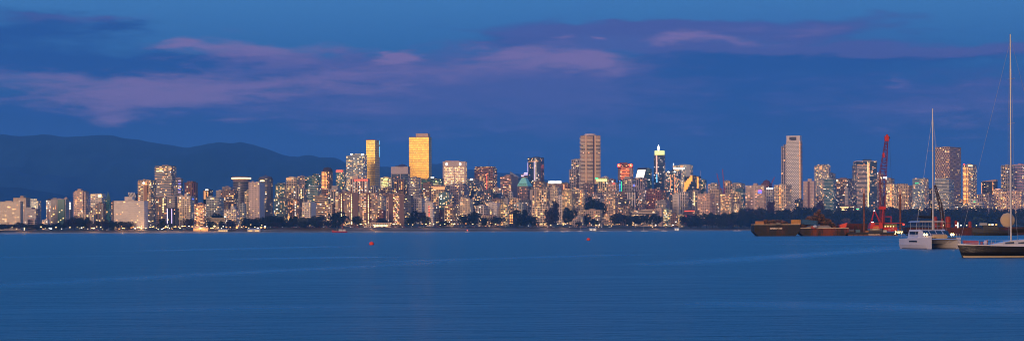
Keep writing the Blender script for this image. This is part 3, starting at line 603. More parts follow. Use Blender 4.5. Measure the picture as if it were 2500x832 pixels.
# crowned black tower
o = B(1597, 1625, 379, .95, 'glass', 'B', 'navy glass tower with a glowing crown and flame shaped lamp', glass='b', lit=.08, sf=.12, box=None, wc='w', strips=[(.28, 3.4, 380, 424, 'k', 'orange_shaft_light'), (.3, 2, 425, 445, 'c', 'blue_shaft_light')], roofcol=(.3, .3, .15))
MB().prism([(-o.w * .42, -o.d * .45), (o.w * .44, -o.d * .45), (o.w * .44, o.d * .4), (-o.w * .42, o.d * .4)], o.h + 1.003, o.z(368), None, 0).build('crown_storeys', [G['z']], o.root)
MB().lathe([(.1, 0), (2.0, 3.5), (2.6, 7), (2.1, 11), (.1, 16)], (0, 0, 0), 16).build('flame_lamp', [G['w']], o.root).location = (-o.w * .1, 0, o.z(369))
MB().lathe([(3.5, 0), (3.9, .8), (3.2, 1.2)], (0, 0, 0), 20).build('lamp_base', [CONC], o.root, color=(.5, .4, .15)).location = (-o.w * .1, 0, o.z(369))
MB().tube((0, 0, 0), (0, 0, 7), .25, .08, 6).build('aerial', DARKM, o.root).location = (-o.w * .1, 0, o.z(352.5))
B(1509, 1524, 441, .78, 'glass', 'B', 'slim block with a cyan blue light ladder below the red lit tower', glass='b', lit=.1, strips=[(.45, 2.4, 441, 467, 'B'), (.8, 1.4, 443, 467, 'g', 'green_light')])
B(1521, 1553, 437, .72, 'punch', 'G', 'grey brown block with a dark flat top below the red lit tower', lit=.14, box=(.1, .7, 431), roofcol=(.06, .04, .05))
B(1549, 1581, 456, .66, 'rib', 'V', 'mauve ribbed tower below the bright slanted panel', lit=.3, strips=[(-.02, 4, 450, 454, 'b', 'blue_sign')], tiers=[(.0, .9, 446, None)])
B(1424, 1460, 450, .62, 'punch', 'N', 'brown beige block straight under the scalloped tower', lit=.14, tiers=[(.1, .5, 446, None)])
B(1486, 1511, 447, .66, 'punch', 'P', 'pink block with a red roof lamp left of the cyan ladder', lit=.24, strips=[(.7, 4, 446, 450, 'r', 'roof_light')], wc='oy')
B(1444, 1477, 473, .46, 'apt', 'V', 'mauve stepped block above the hillside trees', lit=.14, tiers=[(.2, .8, 469, None)])
B(1475, 1512, 470, .26, 'apt', (.52, .38, .3), 'large peach stepped tower in front of the mauve blocks', lit=.26, balc=3, win=1.5, tiers=[(.3, .8, 465, None)], wc='yoo')
B(1510, 1536, 470, .5, 'band', 'N', 'dark brown flat block left of the white ribbed one', lit=.1)
o = B(1533, 1559, 469, .42, 'glass', 'D', 'dark block striped by white vertical piers', glass='d', lit=.1)
for f in (-.46, -.2, .1, .42): put_box('pier', 'conc', CONC, o.root, (f * o.w, -o.d/2 - .7, o.h/2), (2.6, 1.4, o.h), (.68, .62, .6))
B(1557, 1582, 464, .5, 'punch', 'V', 'purple grey block behind the white pier striped one', lit=.3, wc='yow')
B(1579, 1628, 465, .44, 'punch', 'R', 'wide brick tower glowing orange right of the white pier striped block', lit=.3, win=1.5, wc='oyo', tiers=[(.1, .6, 461, None)])
B(1511, 1541, 488, .36, 'band', 'K', 'bluish dark banded block below the dark brown flat one', lit=.22)
B(1420, 1471, 513, .12, 'punch', 'T', 'long tan low block below the hillside trees', lit=.2, sf=.1)
B(1398, 1431, 529, .04, 'lowr', 'W', 'low white house right of the big shore tree', lit=.1, name='low_house', cat='house')
B(1511, 1547, 504, .22, 'rib', 'N', 'brown block above the round shore trees', lit=.18)
B(1546, 1606, 514, .16, 'band', 'C', 'long cream low block above the round shore trees', lit=.26, sf=.05)
B(1601, 1636, 490, .34, 'punch', 'G', 'grey block below the wide orange glowing brick tower', lit=.22)
B(1603, 1620, 510, .14, 'small', 'P', 'blank pinkish wall block beside the teal lit one', lit=.04, win=.3)
B(1618, 1640, 511, .15, 'office', 'E', 'teal and white block with bright lit floors near the shore', lit=.6, wc='wyy', win=1.4)
o = B(1624, 1663, 419, .78, 'glass', 'B', 'navy twin peaked tower with two white floodlights', glass='b', lit=.2, sf=.1, win=1.4, wc='oow', box=None, strips=[(.4, 1.8, 426, 462, 'O'), (.7, 1.8, 426, 470, 'O')])
MB().loft([[(-3, -3, o.h + 1), (3, -3, o.h + 1), (3, 3, o.h + 1), (-3, 3, o.h + 1)], [(-.2, -.2, o.h + 9), (.2, -.2, o.h + 9), (.2, .2, o.h + 9), (-.2, .2, o.h + 9)]]).build('roof_peak', [DARKM], o.root)
for f in (-.22, .22): MB().lathe([(.05, -1.6), (2.2, -1), (2.6, 0), (2.2, 1), (.05, 1.6)], (0, 0, 0), 14).build('floodlight', [G['w']], o.root).location = (f * o.w, -o.d/2 - 2.5, o.h - .5)
o = B(1645, 1691, 404, .95, 'office', 'L', 'blue grey office tower with lit top floors and a right hand fin', glass='l', lit=.3, sf=.05, wc='wy', strips=[(.35, 30, 410, 412, 'w', 'crown_light'), (.5, 8, 404, 408, 's', 'lit_room')])
put_box('roof_fin', 'conc', CONC, o.root, (o.w * .38, -o.d/2 - .6, o.h/2 + 1), (o.w * .2, 2, o.h + 2), (.4, .42, .48)); MB().tube((-o.w * .5, -2, o.h - 4), (-o.w * .5, -2, o.h + 6), .9, .7, 6).build('lit_mast', [G['w']], o.root)
o = B(1673, 1711, 431, .82, 'glass', 'D', 'black tower edged by stepped orange light panels', glass='b', lit=.12, sf=.05, wc='o', win=.8)
for k in range(5): put_box('orange_panel', 'litO', glow('amber_panel_light', (1, .42, .06), 1.5) if k == 0 else _unit[('litO', 'block')].materials[0], o.root, (-o.w * .44 + k * o.w * .105, -o.d/2 - .5, o.z(456 - k * 5.2)), (o.w * .12, .8, 24 - k * 2.5))
put_box('orange_panel', 'litO', None, o.root, (o.w * .4, -o.d/2 - .5, o.z(446)), (o.w * .1, .8, 28))
B(1707, 1726, 440, .92, 'glass', 'E', 'dark teal block right of the orange edged tower', glass='t', lit=.2)
B(1643, 1660, 475, .4, 'small', 'W', 'slim white slab with a column of tiny windows', lit=.02, win=.1, sf=.05)
B(1657, 1684, 470, .48, 'rib', 'W', 'white grey ribbed block behind the slim white slab', lit=.2, balc=2)
B(1687, 1708, 467, .44, 'rib', 'G', 'grey block with a bold yellow ladder of stair lights', lit=.1, strips=[(.45, 2.4, 469, 502, 'Y')], sf=.1)
B(1705, 1746, 474, .3, 'apt', 'P', 'wide pinkish tan tower full of lit rooms above the shore park', lit=.34, win=1.7, balc=2, wc='yoo')
B(1734, 1765, 463, .42, 'punch', 'T', 'tan block between two pinkish towers near the red cranes', lit=.26)
B(1730, 1757, 450, .8, 'apt', 'W', 'white roofed block left of the red tower cranes', lit=.24, balc=3, tiers=[(.3, .75, 446, None)])
B(1760, 1793, 474, .28, 'apt', (.5, .36, .26), 'peach tower with orange and yellow lit bays beside the red crane mast', lit=.4, win=2.0, balc=2, wc='oyo')
B(1767, 1788, 443, .84, 'apt', 'C', 'cream roofed tower just right of the red tower cranes', lit=.24, tiers=[(.2, .8, 440, None)], strips=[(.5, 4, 446, 453, 's', 'lit_room')])
B(1785, 1820, 449, .82, 'apt', 'G', 'grey tower with an orange lit roof room', lit=.26, tiers=[(.2, .8, 446, None)], wc='oy')
B(1788, 1811, 470, .34, 'punch', 'T', 'tan speckled tower right of the peach one', lit=.34, wc='oyy', win=1.6)
B(1796, 1821, 461, .6, 'glass', 'K', 'dark glass block with a teal right edge', glass='t', lit=.14)
B(1793, 1809, 499, .2, 'apt', 'C', 'small creamy balcony block at the tree edge below the tan speckled tower', lit=.3, balc=1, win=1.4)
B(1671, 1707, 514, .2, 'band', 'R', 'low dark red hall with red lit roof lines', lit=.16, strips=[(.5, 22, 514, 515.4, 'r', 'red_light_line')], wc='yr')
B(1632, 1646, 489, .44, 'punch', 'K', 'dark bluish infill block left of the slim white slab')
B(1638, 1657, 523, .12, 'lowr', 'N', 'brown low house speckled with lit windows by the shore park', lit=.4, win=1.8, name='low_house', cat='house')
B(1656, 1671, 525, .1, 'lowr', 'Y', 'yellow lit low house at the shore park edge', lit=.4, win=1.8, name='low_house', cat='house')
o = B(1822, 1870, 453, .38, 'band', (.56, .42, .38), 'brown and white banded slab tower with a purple sign', sf=.08, lit=.26, balc=2, wc='ok', win=1.4, strips=[(.8, 8, 464, 467, 'v', 'purple_sign'), (.8, 9, 468, 471, 'b', 'blue_sign')], box=(.4, .6, 447)); put_box('pier', 'conc', CONC, o.root, (0, -o.d/2 - 1.8, o.h/2), (3, 1.4, o.h), (.7, .52, .45))
o = B(1860, 1885, 448, .7, 'punch', 'R', 'dark red block under a low dome', lit=.12)
MB().lathe([(o.w * .5, 0), (o.w * .42, 4), (o.w * .25, 7), (.1, 8.5)], (0, 0, o.h + 1), 20).build('dome_roof', [CONC], o.root, color=(.14, .04, .04))
B(1869, 1895, 461, .5, 'punch', 'W', 'white block under a row of bright roof lights', lit=.16, strips=[(.6, 16, 458.5, 461, 'w', 'roof_light')])
o = B(1891, 1934, 452, .36, 'rib', 'C', 'cream twin winged tower with an orange lit centre at the foot of the patterned one', sf=.3, lit=.14, balc=4, strips=[(.5, 3, 454, 498, 'O')], phi=30, wc='yo')
# patterned tower
o = B(1921, 1960, 344, .62, 'check', (.86, .78, .74), 'tall white tower with a dotted window pattern and notched crown', sf=.14, lit=.08, phi=16, box=None, win=.5, wc='o', roofcol=(.6, .52, .5), strips=[(.99, 1.8, 345, 488, 's', 'corner_light')])
put_box('crown_frame', 'conc', CONC, o.root, (-o.w * .38, -o.d * .1, o.h + 5.5), (o.w * .2, o.d * .7, 9), (.68, .6, .58)); put_box('crown_frame', 'conc', CONC, o.root, (o.w * .36, -o.d * .1, o.h + 5.5), (o.w * .26, o.d * .7, 9), (.68, .6, .58)); put_box('crown_lintel', 'conc', CONC, o.root, (0, -o.d * .1, o.h + 11), (o.w, o.d * .72, 3), (.7, .62, .6)); put_box('crown_louvre', 'dm', DARKM, o.root, (0, -o.d * .05, o.h + 5.5), (o.w * .5, o.d * .5, 8.8))
for k in range(36): put_box('balcony', 'bal', BALC, o.root, (o.w/2 + 1.2, -o.d * .05, o.h - 4 - k * 3.2), (2.4, o.d * .6, .9), (.4, .22, .2))
B(1909, 1926, 358, .64, 'rib', (.5, .42, .42), 'lower ribbed shoulder on the left of the dotted white tower', sf=.02, lit=.12, tiers=[(.35, .98, 352.5, 'rib')], box=None, wc='o')
o = B(1962, 1992, 443, .46, 'small', (.58, .42, .36), 'plain pinkish tower with one brown window column', lit=.16, sf=.12, box=(.38, .72, 436), win=1.1, wc='oy'); put_box('recess', 'conc', CONC, o.root, (0, -o.d/2 - .2, o.h/2), (5, .6, o.h), (.16, .08, .07))
B(1990, 2028, 405, .66, 'apt', 'G', 'tall grey terraced tower with a glowing orange crown room', lit=.34, win=1.7, balc=3, wc='yyo', tiers=[(.2, .95, 401, None)], strips=[(.45, 6, 406, 414, 's', 'lit_room')], sf=.1, glass='l')
B(2022, 2041, 424, .7, 'apt', 'G', 'lower grey step right of the orange crowned terraced tower', lit=.24, balc=2, glass='l')
B(2014, 2043, 438, .5, 'glass', 'L', 'pale teal glass block in front of the grey terraced tower', glass='t', lit=.2, win=1.2)
B(2040, 2083, 437, .62, 'apt', 'N', 'broad brown block with one bright white corner room', lit=.3, win=1.5, strips=[(.12, 8, 438, 442, 'y', 'lit_room')], wc='yow')
B(2063, 2073, 460, .44, 'small', 'G', 'blank grey slim pier tower before the broad brown block', lit=.0, win=0)
B(2082, 2093, 404, .6, 'apt', 'D', 'dark balcony tower tucked left of the white banded one', balc=1, bcol=(.12, .12, .16), lit=.2, sf=.1)
o = B(2090, 2138, 394, .5, 'glass', 'B', 'navy tower with a white banded left face and a bright corner strip', glass='b', lit=.14, sf=.0, rot=.1, box=(.42, .78, 388.5), roofcol=(.7, .6, .58), wc='oyo', strips=[(.56, 1.5, 396, 505, 'y', 'corner_light'), (.62, 2, 400, 470, 'O')])
for k in range(31): put_box('balcony', 'bal', BALC, o.root, (-o.w * .23, -o.d/2 - .8, o.h - 13 - k * 3.1), (o.w * .52, 1.6, 1.25), (.72, .6, .56))
put_box('lit_room', 'lits', G['s'], o.root, (-o.w * .23, -o.d/2 - .8, o.h - 9.5), (o.w * .5, 1.2, 1.6))
o = B(2053, 2092, 503, .3, 'office', 'N', 'low hall with two yellow lit floors before the white banded tower', lit=.3, win=1, sf=.02)
for k in range(16): put_box('window', 'winy', G['y'], o.root, (-o.w * .46 + (k % 8) * o.w * .12, -o.d/2 - .4, o.h - 3 - (k // 8) * 5), (3.6, .5, 1.6))
B(2090, 2104, 509, .28, 'office', 'W', 'small white and teal lit kiosk building beside the low hall', lit=.6, strips=[(.5, 9, 509, 511, 'g', 'green_light')])
B(2139, 2158, 423, .72, 'punch', 'P', 'pinkish slim tower seen through the red crane boom', lit=.2, strips=[(.3, 2, 422, 424, 'w', 'roof_light')])
B(2162, 2185, 436, .72, 'apt', 'G', 'grey balcony tower just right of the red crane boom', balc=2, lit=.16, strips=[(.2, 3, 434, 439, 'w', 'lit_room')])
B(2164, 2192, 450, .5, 'apt', 'C', 'cream block glowing orange at its middle right of the crane boom', lit=.4, win=1.8, wc='oky', strips=[(.6, 3, 452, 515, 'O')])
B(2156, 2168, 480, .54, 'glass', 'B', 'deep blue glass block behind the crane cab', glass='b', lit=.02, win=.1)
B(2188, 2233, 453, .52, 'punch', 'T', 'wide tan block between the crane and the green signed tower', lit=.3, win=1.5, tiers=[(.1, .6, 448, None)], wc='oyy')
o = B(2230, 2269, 438, .42, 'glass', 'L', 'pale glass tower with a small green lit sign', glass='l', lit=.14, sf=.25, tiers=[(.05, 1, 434.5, None)])
for k, (dx, dz, sx, sz) in enumerate([(-4, 0, .6, 3), (-2.6, 1, 2, .6), (-.6, 0, .6, 3), (.8, .6, 1.6, .6), (2.2, 0, .6, 3), (3.4, .8, 1.6, .6), (3.4, -1, 1.6, .6)]): put_box('green_sign', 'litg', G['g'], o.root, (-o.w * .12 + dx, -o.d/2 - .5, o.h - 9 + dz), (sx, .4, sz))
B(2266, 2284, 462, .5, 'punch', 'K', 'dark bluish block between the green signed and chequered towers', lit=.2)
B(2288, 2350, 360, .58, 'check2', (.5, .34, .27), 'huge chequered brown and white tower on the right', sf=.42, lit=.2, phi=26, win=1.3, box=(.35, .6, 357.5), wc='yoo', glass='n', bslab=(.9, .6))
B(2285, 2331, 440, .3, 'band', 'L', 'pale balcony block standing before the chequered tower', balc=1, bcol=(.5, .5, .5), bslab=(1.0, .8), lit=.12, sf=.25, tiers=[(.1, .75, 435, None)])
B(2353, 2386, 403, .48, 'apt', 'G', 'tower with orange lit balcony stacks and a red roof lamp', lit=.34, win=1.3, balc=3, wc='oyo', strips=[(.22, 6.5, 408, 495, 'O'), (.5, 2, 408, 495, 'O'), (.15, 4, 400, 402, 'r', 'roof_light'), (.75, 11, 403.5, 406, 'y', 'lit_room')])
B(2366, 2402, 494, .26, 'office', 'W', 'low white terraced building at the tree edge', lit=.2, tiers=[(.05, .6, 487, None)], strips=[(.45, 4, 491, 493, 'g', 'green_light')], sf=.05)
o = B(2398, 2436, 444, .5, 'office', 'D', 'dark block in an orange frame under a slanted roof', lit=.3, sf=.1, box=None, strips=[(.02, 1.6, 445, 474, 's', 'orange_frame'), (.8, 1.6, 443, 474, 'O')], wc='oy')
MB().prism([(-o.w/2, -o.d/2), (o.w/2, -o.d/2), (o.w/2, o.d/2), (-o.w/2, o.d/2)], o.h + 1, 0, None, 0, z1f=lambda p: o.h + 1.5 + (4.5 if p[0] > 0 else 0)).build('slanted_roof', [CONC], o.root, color=(.45, .3, .25))
B(2382, 2429, 475, .36, 'punch', 'V', 'mauve grey block below the slanted roof one', lit=.26, win=1.3)
B(2427, 2457, 463, .42, 'punch', 'P', 'pinkish block with a peach lit roof right of the slanted roof one', lit=.34, wc='oky', win=1.6, strips=[(.5, 12, 461, 462.5, 'k', 'roof_light')])
B(2447, 2478, 404, .56, 'apt', 'G', 'grey tower behind the mast of the dark yacht', balc=1, bcol=(.42, .38, .42), lit=.14)
B(2474, 2515, 402, .6, 'office', (.5, .3, .38), 'rosy mirrored tower at the right end of the skyline', lit=.12, glass='l')
B(2453, 2512, 468, .4, 'punch', 'P', 'broad pinkish block full of orange rooms at the right end', lit=.34, win=1.7, wc='oy')
# mid-rise blocks glimpsed in the gaps, further inland than their neighbours
for i, (xa, ya) in enumerate([(60, 520), (205, 500), (300, 505), (395, 498), (490, 500), (527, 492), (640, 498), (690, 500), (760, 500), (838, 462), (868, 458), (915, 462), (945, 456), (1020, 462), (1060, 480), (1095, 478), (1150, 478), (1190, 480), (1215, 462), (1240, 480), (1290, 478), (1352, 478), (1385, 474), (1420, 478), (1460, 480), (1500, 478), (1545, 480), (1610, 484), (1665, 484), (1720, 480), (1780, 482), (1850, 478), (1895, 484), (1955, 486), (2000, 480), (2055, 482), (2110, 484), (2180, 484), (2225, 484), (2275, 484), (2345, 488), (2410, 486), (2460, 484)]):
    wd = rnd.uniform(22, 40)
    B(xa - wd/2, xa + wd/2, ya + rnd.uniform(-3, 5), .62 + .02 * (i % 7) if xa < 1800 else .56, rnd.choice(['punch', 'apt', 'rib', 'office']), rnd.choice('TGNVPK'), 'mid rise block only glimpsed in a gap between nearer towers', lit=.3, win=1.2, group='mid rise blocks glimpsed in gaps')
# pavilion arches
pav = [x for x in COL.objects if x.name == 'beach_pavilion'][0]
for k in range(10):
    MB().box((0, 0, 1.2), (1.5, .3, 2.4)).lathe([(.75, 0), (.75, .3)], (0, 0, 2.4), 10).build('lit_arch', [G['y']], pav).location = (-6 + k * 2.35, -6.2, 1.2)
_d = [c for c in pav.children if c.name.startswith('wall')][0]
_fy = min(v.co.y for v in _d.data.vertices)
for c in pav.children:
    if c.name.startswith('lit_arch'): c.location.y = _fy - .3

# ------------------------------------------------------------------ land, road, hills, water
def sheet(name, offs, px0, px1, step, dz, mat, zf=None, wob=0):
    mb = MB(); vs = []; nx = int((px1 - px0) / step) + 1
    for i in range(nx):
        px = px0 + i * step; s = shore(px) + wob * noise.noise(Vector((px * .013, 3.1, 0))) * 14
        for of in offs:
            z = ground_z(px, of) + dz; p = at(px, 560, s + of); vs.append((p.x, s + of, z))
    n = len(offs); fs = []
    for i in range(nx - 1):
        for k in range(n - 1): fs.append((i * n + k, (i + 1) * n + k, (i + 1) * n + k + 1, i * n + k + 1))
    mb.add(vs, fs); return tag(mb.build(name, [mat]), kind='structure')
def ground_mat(name, a, b_, sc=.03):
    m, t, b = new_mat(name); tc = t.n('ShaderNodeTexCoord').outputs['Object']
    f = t.noise(tc, sc, 6, .65); f2 = t.noise(tc, sc * 9, 4, .7)
    c = t.mix(t.ss(t.m('ADD', f, t.m('MULTIPLY', f2, .4)), .5, .9), a, b_); t.put(b.inputs['Base Color'], c)
    b.inputs['Roughness'].default_value = .95; b.inputs['Specular IOR Level'].default_value = .1; return m
sheet('ground', [11, 20, 30, 45, 75, 200, 600, 1100, 2600], -700, 3200, 20, -.05, ground_mat('grass_bank', (.085, .07, .045), (.15, .11, .08)))
sheet('beach', [-30, -6, 0, 6, 14, 22], -700, 3200, 10, .0, ground_mat('beach_sand', (.42, .36, .3), (.26, .21, .17), .08))
sheet('shore_road', [50, 59], -600, 2600, 20, .1, ground_mat('asphalt', (.045, .045, .05), (.06, .058, .06)))
sheet('seaside_path', [32, 35], -600, 2600, 20, .1, ground_mat('path_paving', (.3, .27, .25), (.24, .22, .2)))

m, t, b = new_mat('sea_water')
g = t.n('ShaderNodeNewGeometry').outputs['Position']; x, y, z = t.sep(g)
# boat wakes and wind lanes lying on the water: soft bands between two points (metres)
def lane(x0, y0, x1, y1, wd, a):
    vx, vy = x1 - x0, y1 - y0; L2 = vx * vx + vy * vy
    px_ = t.m('SUBTRACT', x, x0); py_ = t.m('SUBTRACT', y, y0)
    k = t.m('DIVIDE', t.m('ADD', t.m('MULTIPLY', px_, vx), t.m('MULTIPLY', py_, vy)), L2, cl=True)
    dx = t.m('SUBTRACT', px_, t.m('MULTIPLY', k, vx)); dy = t.m('SUBTRACT', py_, t.m('MULTIPLY', k, vy))
    dd = t.m('ADD', t.m('MULTIPLY', dx, dx), t.m('MULTIPLY', dy, dy))
    fade = t.m('MULTIPLY', t.m('MULTIPLY', k, t.m('SUBTRACT', 1.0, k)), 4.0)
    return t.m('MULTIPLY', t.m('MULTIPLY', t.m('EXPONENT', t.m('DIVIDE', dd, -wd * wd)), t.m('POWER', fade, .5)), a)
slick = None
for l in [(-42, 138, -6, 262, 3.5, .6), (-20, 250, 22, 330, 5, .6), (15, 226, 78, 410, 5, 1.0), (60, 380, 180, 640, 9, .8), (-75, 400, -40, 520, 8, .8), (-40, 285, -18, 310, 6, 1.1), (9, 112, 36, 92, 4.5, .8), (24, 108, 60, 118, 6, .8), (60, 520, 190, 560, 14, .7), (-120, 300, -60, 330, 6, .5), (80, 700, 200, 800, 20, .7), (-20, 160, 20, 175, 4, .3), (-30, 100, 0, 110, 5, .3)]:
    q = lane(*l); slick = q if slick is None else t.m('ADD', slick, q)
patch = t.ss(t.noise(t.comb(t.m('MULTIPLY', x, .012), t.m('MULTIPLY', y, .02)), 1.0, 4, .6, .4), .52, .75)
slick = t.m('MULTIPLY', slick, t.lin(t.noise(t.comb(t.m('MULTIPLY', x, .06), t.m('MULTIPLY', y, .05)), 1.0, 4, .6), .25, .7, .45, 1.15), cl=True)
slick = t.m('ADD', slick, t.m('MULTIPLY', patch, .12), cl=True)
t.put(b.inputs['Base Color'], t.mix(slick, (.0005, .05, .10), (.003, .1, .19)))
t.put(b.inputs['Roughness'], t.lin(slick, 0, 1, .3, .2))
b.inputs['IOR'].default_value = 1.33
w1 = t.noise(t.comb(t.m('MULTIPLY', x, .4), y), .45, 5, .65, .5)
w2 = t.noise(t.comb(t.m('MULTIPLY', x, .55), y), 2.4, 4, .6, .3)
w3 = t.noise(t.comb(t.m('MULTIPLY', x, .3), y), .09, 3, .6, .5)
hgt = t.m('ADD', t.m('ADD', t.m('MULTIPLY', w1, .9), t.m('MULTIPLY', w2, .2)), t.m('MULTIPLY', w3, 1.6))
bp = t.n('ShaderNodeBump'); t.put(bp.inputs['Height'], hgt); bp.inputs['Distance'].default_value = .6
t.put(bp.inputs['Strength'], t.lin(slick, 0, 1, 1.0, .35)); t.put(b.inputs['Normal'], bp.outputs[0])
WATER = m
mb = MB(); mb.add([(-17500, -5000, 0), (17500, -5000, 0), (17500, 18000, 0), (-17500, 18000, 0)], [(0, 1, 2, 3)])
tag(mb.build('water', [WATER]), kind='structure')

def ridge(name, D0, D1, D2, prof, mat, px0, px1, step, rows, amp):
    vs = []; nx = int((px1 - px0) / step) + 1
    for i in range(nx):
        px = px0 + i * step; zt = at(px, interp(prof, px), D1).z
        for k in range(rows + 1):
            f = k / rows; D = lerp(D0, D2, f); r = (D - D0) / (D1 - D0) if D < D1 else (D2 - D) / (D2 - D1)
            r = clamp(r, 0, 1); X = at(px, 560, D1).x * (1 + (D - D1) / D1 * .5)
            nz = noise.fractal(Vector((X * .0009, D * .0006, 1.7)), 1.0, 2.0, 6)
            fine = noise.fractal(Vector((X * .006, D * .006, 5.7)), .8, 2.0, 4)
            z = zt * (r ** .8) + nz * amp * (4 * r * (1 - r)) * 4.5 + fine * amp * .10 + nz * amp * .25 * r
            vs.append((X, D, max(-5 if r < .02 else 2, z) if r > 0 else -5))
    n = rows + 1; fs = [(i * n + k, (i + 1) * n + k, (i + 1) * n + k + 1, i * n + k + 1) for i in range(nx - 1) for k in range(rows)]
    return tag(MB().add(vs, fs).build(name, [mat], smooth=True), kind='structure')
hazy_forest = ground_mat('haze_tinted_forest', (.006, .042, .09), (.012, .055, .11), .004)  # slope colour is blued to imitate the haze of distance
ridge('mountains', 10500, 14000, 16500, [(-400, 345), (0, 333), (60, 329), (110, 327), (165, 336), (240, 331), (330, 340), (400, 350), (462, 361), (500, 356), (545, 353), (600, 357), (655, 371), (700, 384), (740, 388), (780, 391), (820, 388), (860, 390), (920, 399), (1000, 402), (1080, 404), (1180, 412), (1290, 424), (1400, 440), (1560, 458), (1800, 500), (1900, 540), (2000, 556)], hazy_forest, -420, 2000, 10, 44, 55)
ridge('hills', 7000, 8600, 9800, [(-400, 448), (0, 450), (50, 452), (100, 460), (170, 472), (230, 486), (330, 505), (500, 530), (700, 556)], hazy_forest, -420, 700, 10, 24, 16)

# ------------------------------------------------------------------ trees
LEAF = plain('leaves', (1, 1, 1), .8, objcol=True, var=.35, scale=.6, spec=.15)
BARK = plain('bark', (.05, .04, .035), .9)
def crown_mesh(kind, seed):
    r_ = random.Random(seed); mb = MB()
    lumps = []
    if kind == 'round':
        for k in range(9): q = r_.uniform(0, 2 * PI); rr = r_.uniform(.1, .32); lumps.append((rr * math.cos(q), rr * math.sin(q), r_.uniform(.34, .8), r_.uniform(.16, .25)))
        lumps.append((0, 0, .6, .3))
    elif kind == 'tall':
        for k in range(10): z = .16 + k * .082; lumps.append((r_.uniform(-.05, .05), r_.uniform(-.05, .05), z, .17 * (1 - abs(z - .45) * 1.1)))
    else:
        for k in range(12): q = r_.uniform(0, 2 * PI); rr = r_.uniform(.15, .45); lumps.append((rr * math.cos(q), rr * math.sin(q), r_.uniform(.3, .7), r_.uniform(.14, .22)))
    for (cx, cy, cz, rad) in lumps:
        for _ in range(int(1500 * rad * rad) + 20):
            d = Vector((r_.gauss(0, 1), r_.gauss(0, 1), r_.gauss(0, 1))).normalized(); p = Vector((cx, cy, cz)) + d * rad * r_.uniform(.72, 1.06)
            s = r_.uniform(.03, .06); a = Vector((r_.gauss(0, 1), r_.gauss(0, 1), r_.gauss(0, 1))).normalized(); e = a.orthogonal().normalized(); g_ = a.cross(e)
            mb.add([p + e * s, p + g_ * s * .8, p - e * s * .9, p - g_ * s], [(0, 1, 2, 3)])
    return mb.mesh('crown', [LEAF])
def trunk_mesh(kind, seed):
    r_ = random.Random(seed); mb = MB().tube((0, 0, -.05), (.0, .01, .45), .03, .018, 7)
    for k in range(5): q = r_.uniform(0, 2 * PI); mb.tube((0, 0, .2 + .05 * k), (.25 * math.cos(q), .25 * math.sin(q), .5 + .05 * k), .012, .005, 5)
    return mb.mesh('trunk', [BARK])
CROWNS = {k: [crown_mesh(k, 10 * i + len(k)) for i in range(4)] for k in ('round', 'tall', 'wide')}
TRUNKS = [trunk_mesh('t', i) for i in range(3)]
GREENS = [(.02, .028, .013), (.015, .024, .015), (.03, .032, .015), (.018, .022, .018), (.034, .026, .018)]
def tree(px, ytop, off, kind='round', wpx=None, col=None, label=None, group=None):
    D = shore(px) + off; zg = ground_z(px, off); p = at(px, ytop, D); h = max(4.5, p.z - zg)
    t_ = thing('leafy_tree', (p.x, D, zg), label, 'tree', rnd.uniform(0, 6), group)
    w = (wpx / F * D if wpx else h * {'round': .95, 'tall': .42, 'wide': 1.25}[kind]) / {'round': .95, 'tall': .4, 'wide': 1.15}[kind]
    c = bpy.data.objects.new('crown', rnd.choice(CROWNS[kind])); w *= 1.22; c.scale = (w, w, h * 1.06 / {'round': .98, 'tall': 1.02, 'wide': .88}[kind]); c.color = (*(col or rnd.choice(GREENS)), 1); link(c, t_)
    k = bpy.data.objects.new('trunk', rnd.choice(TRUNKS)); k.scale = (h, h, h); link(k, t_)
    return t_
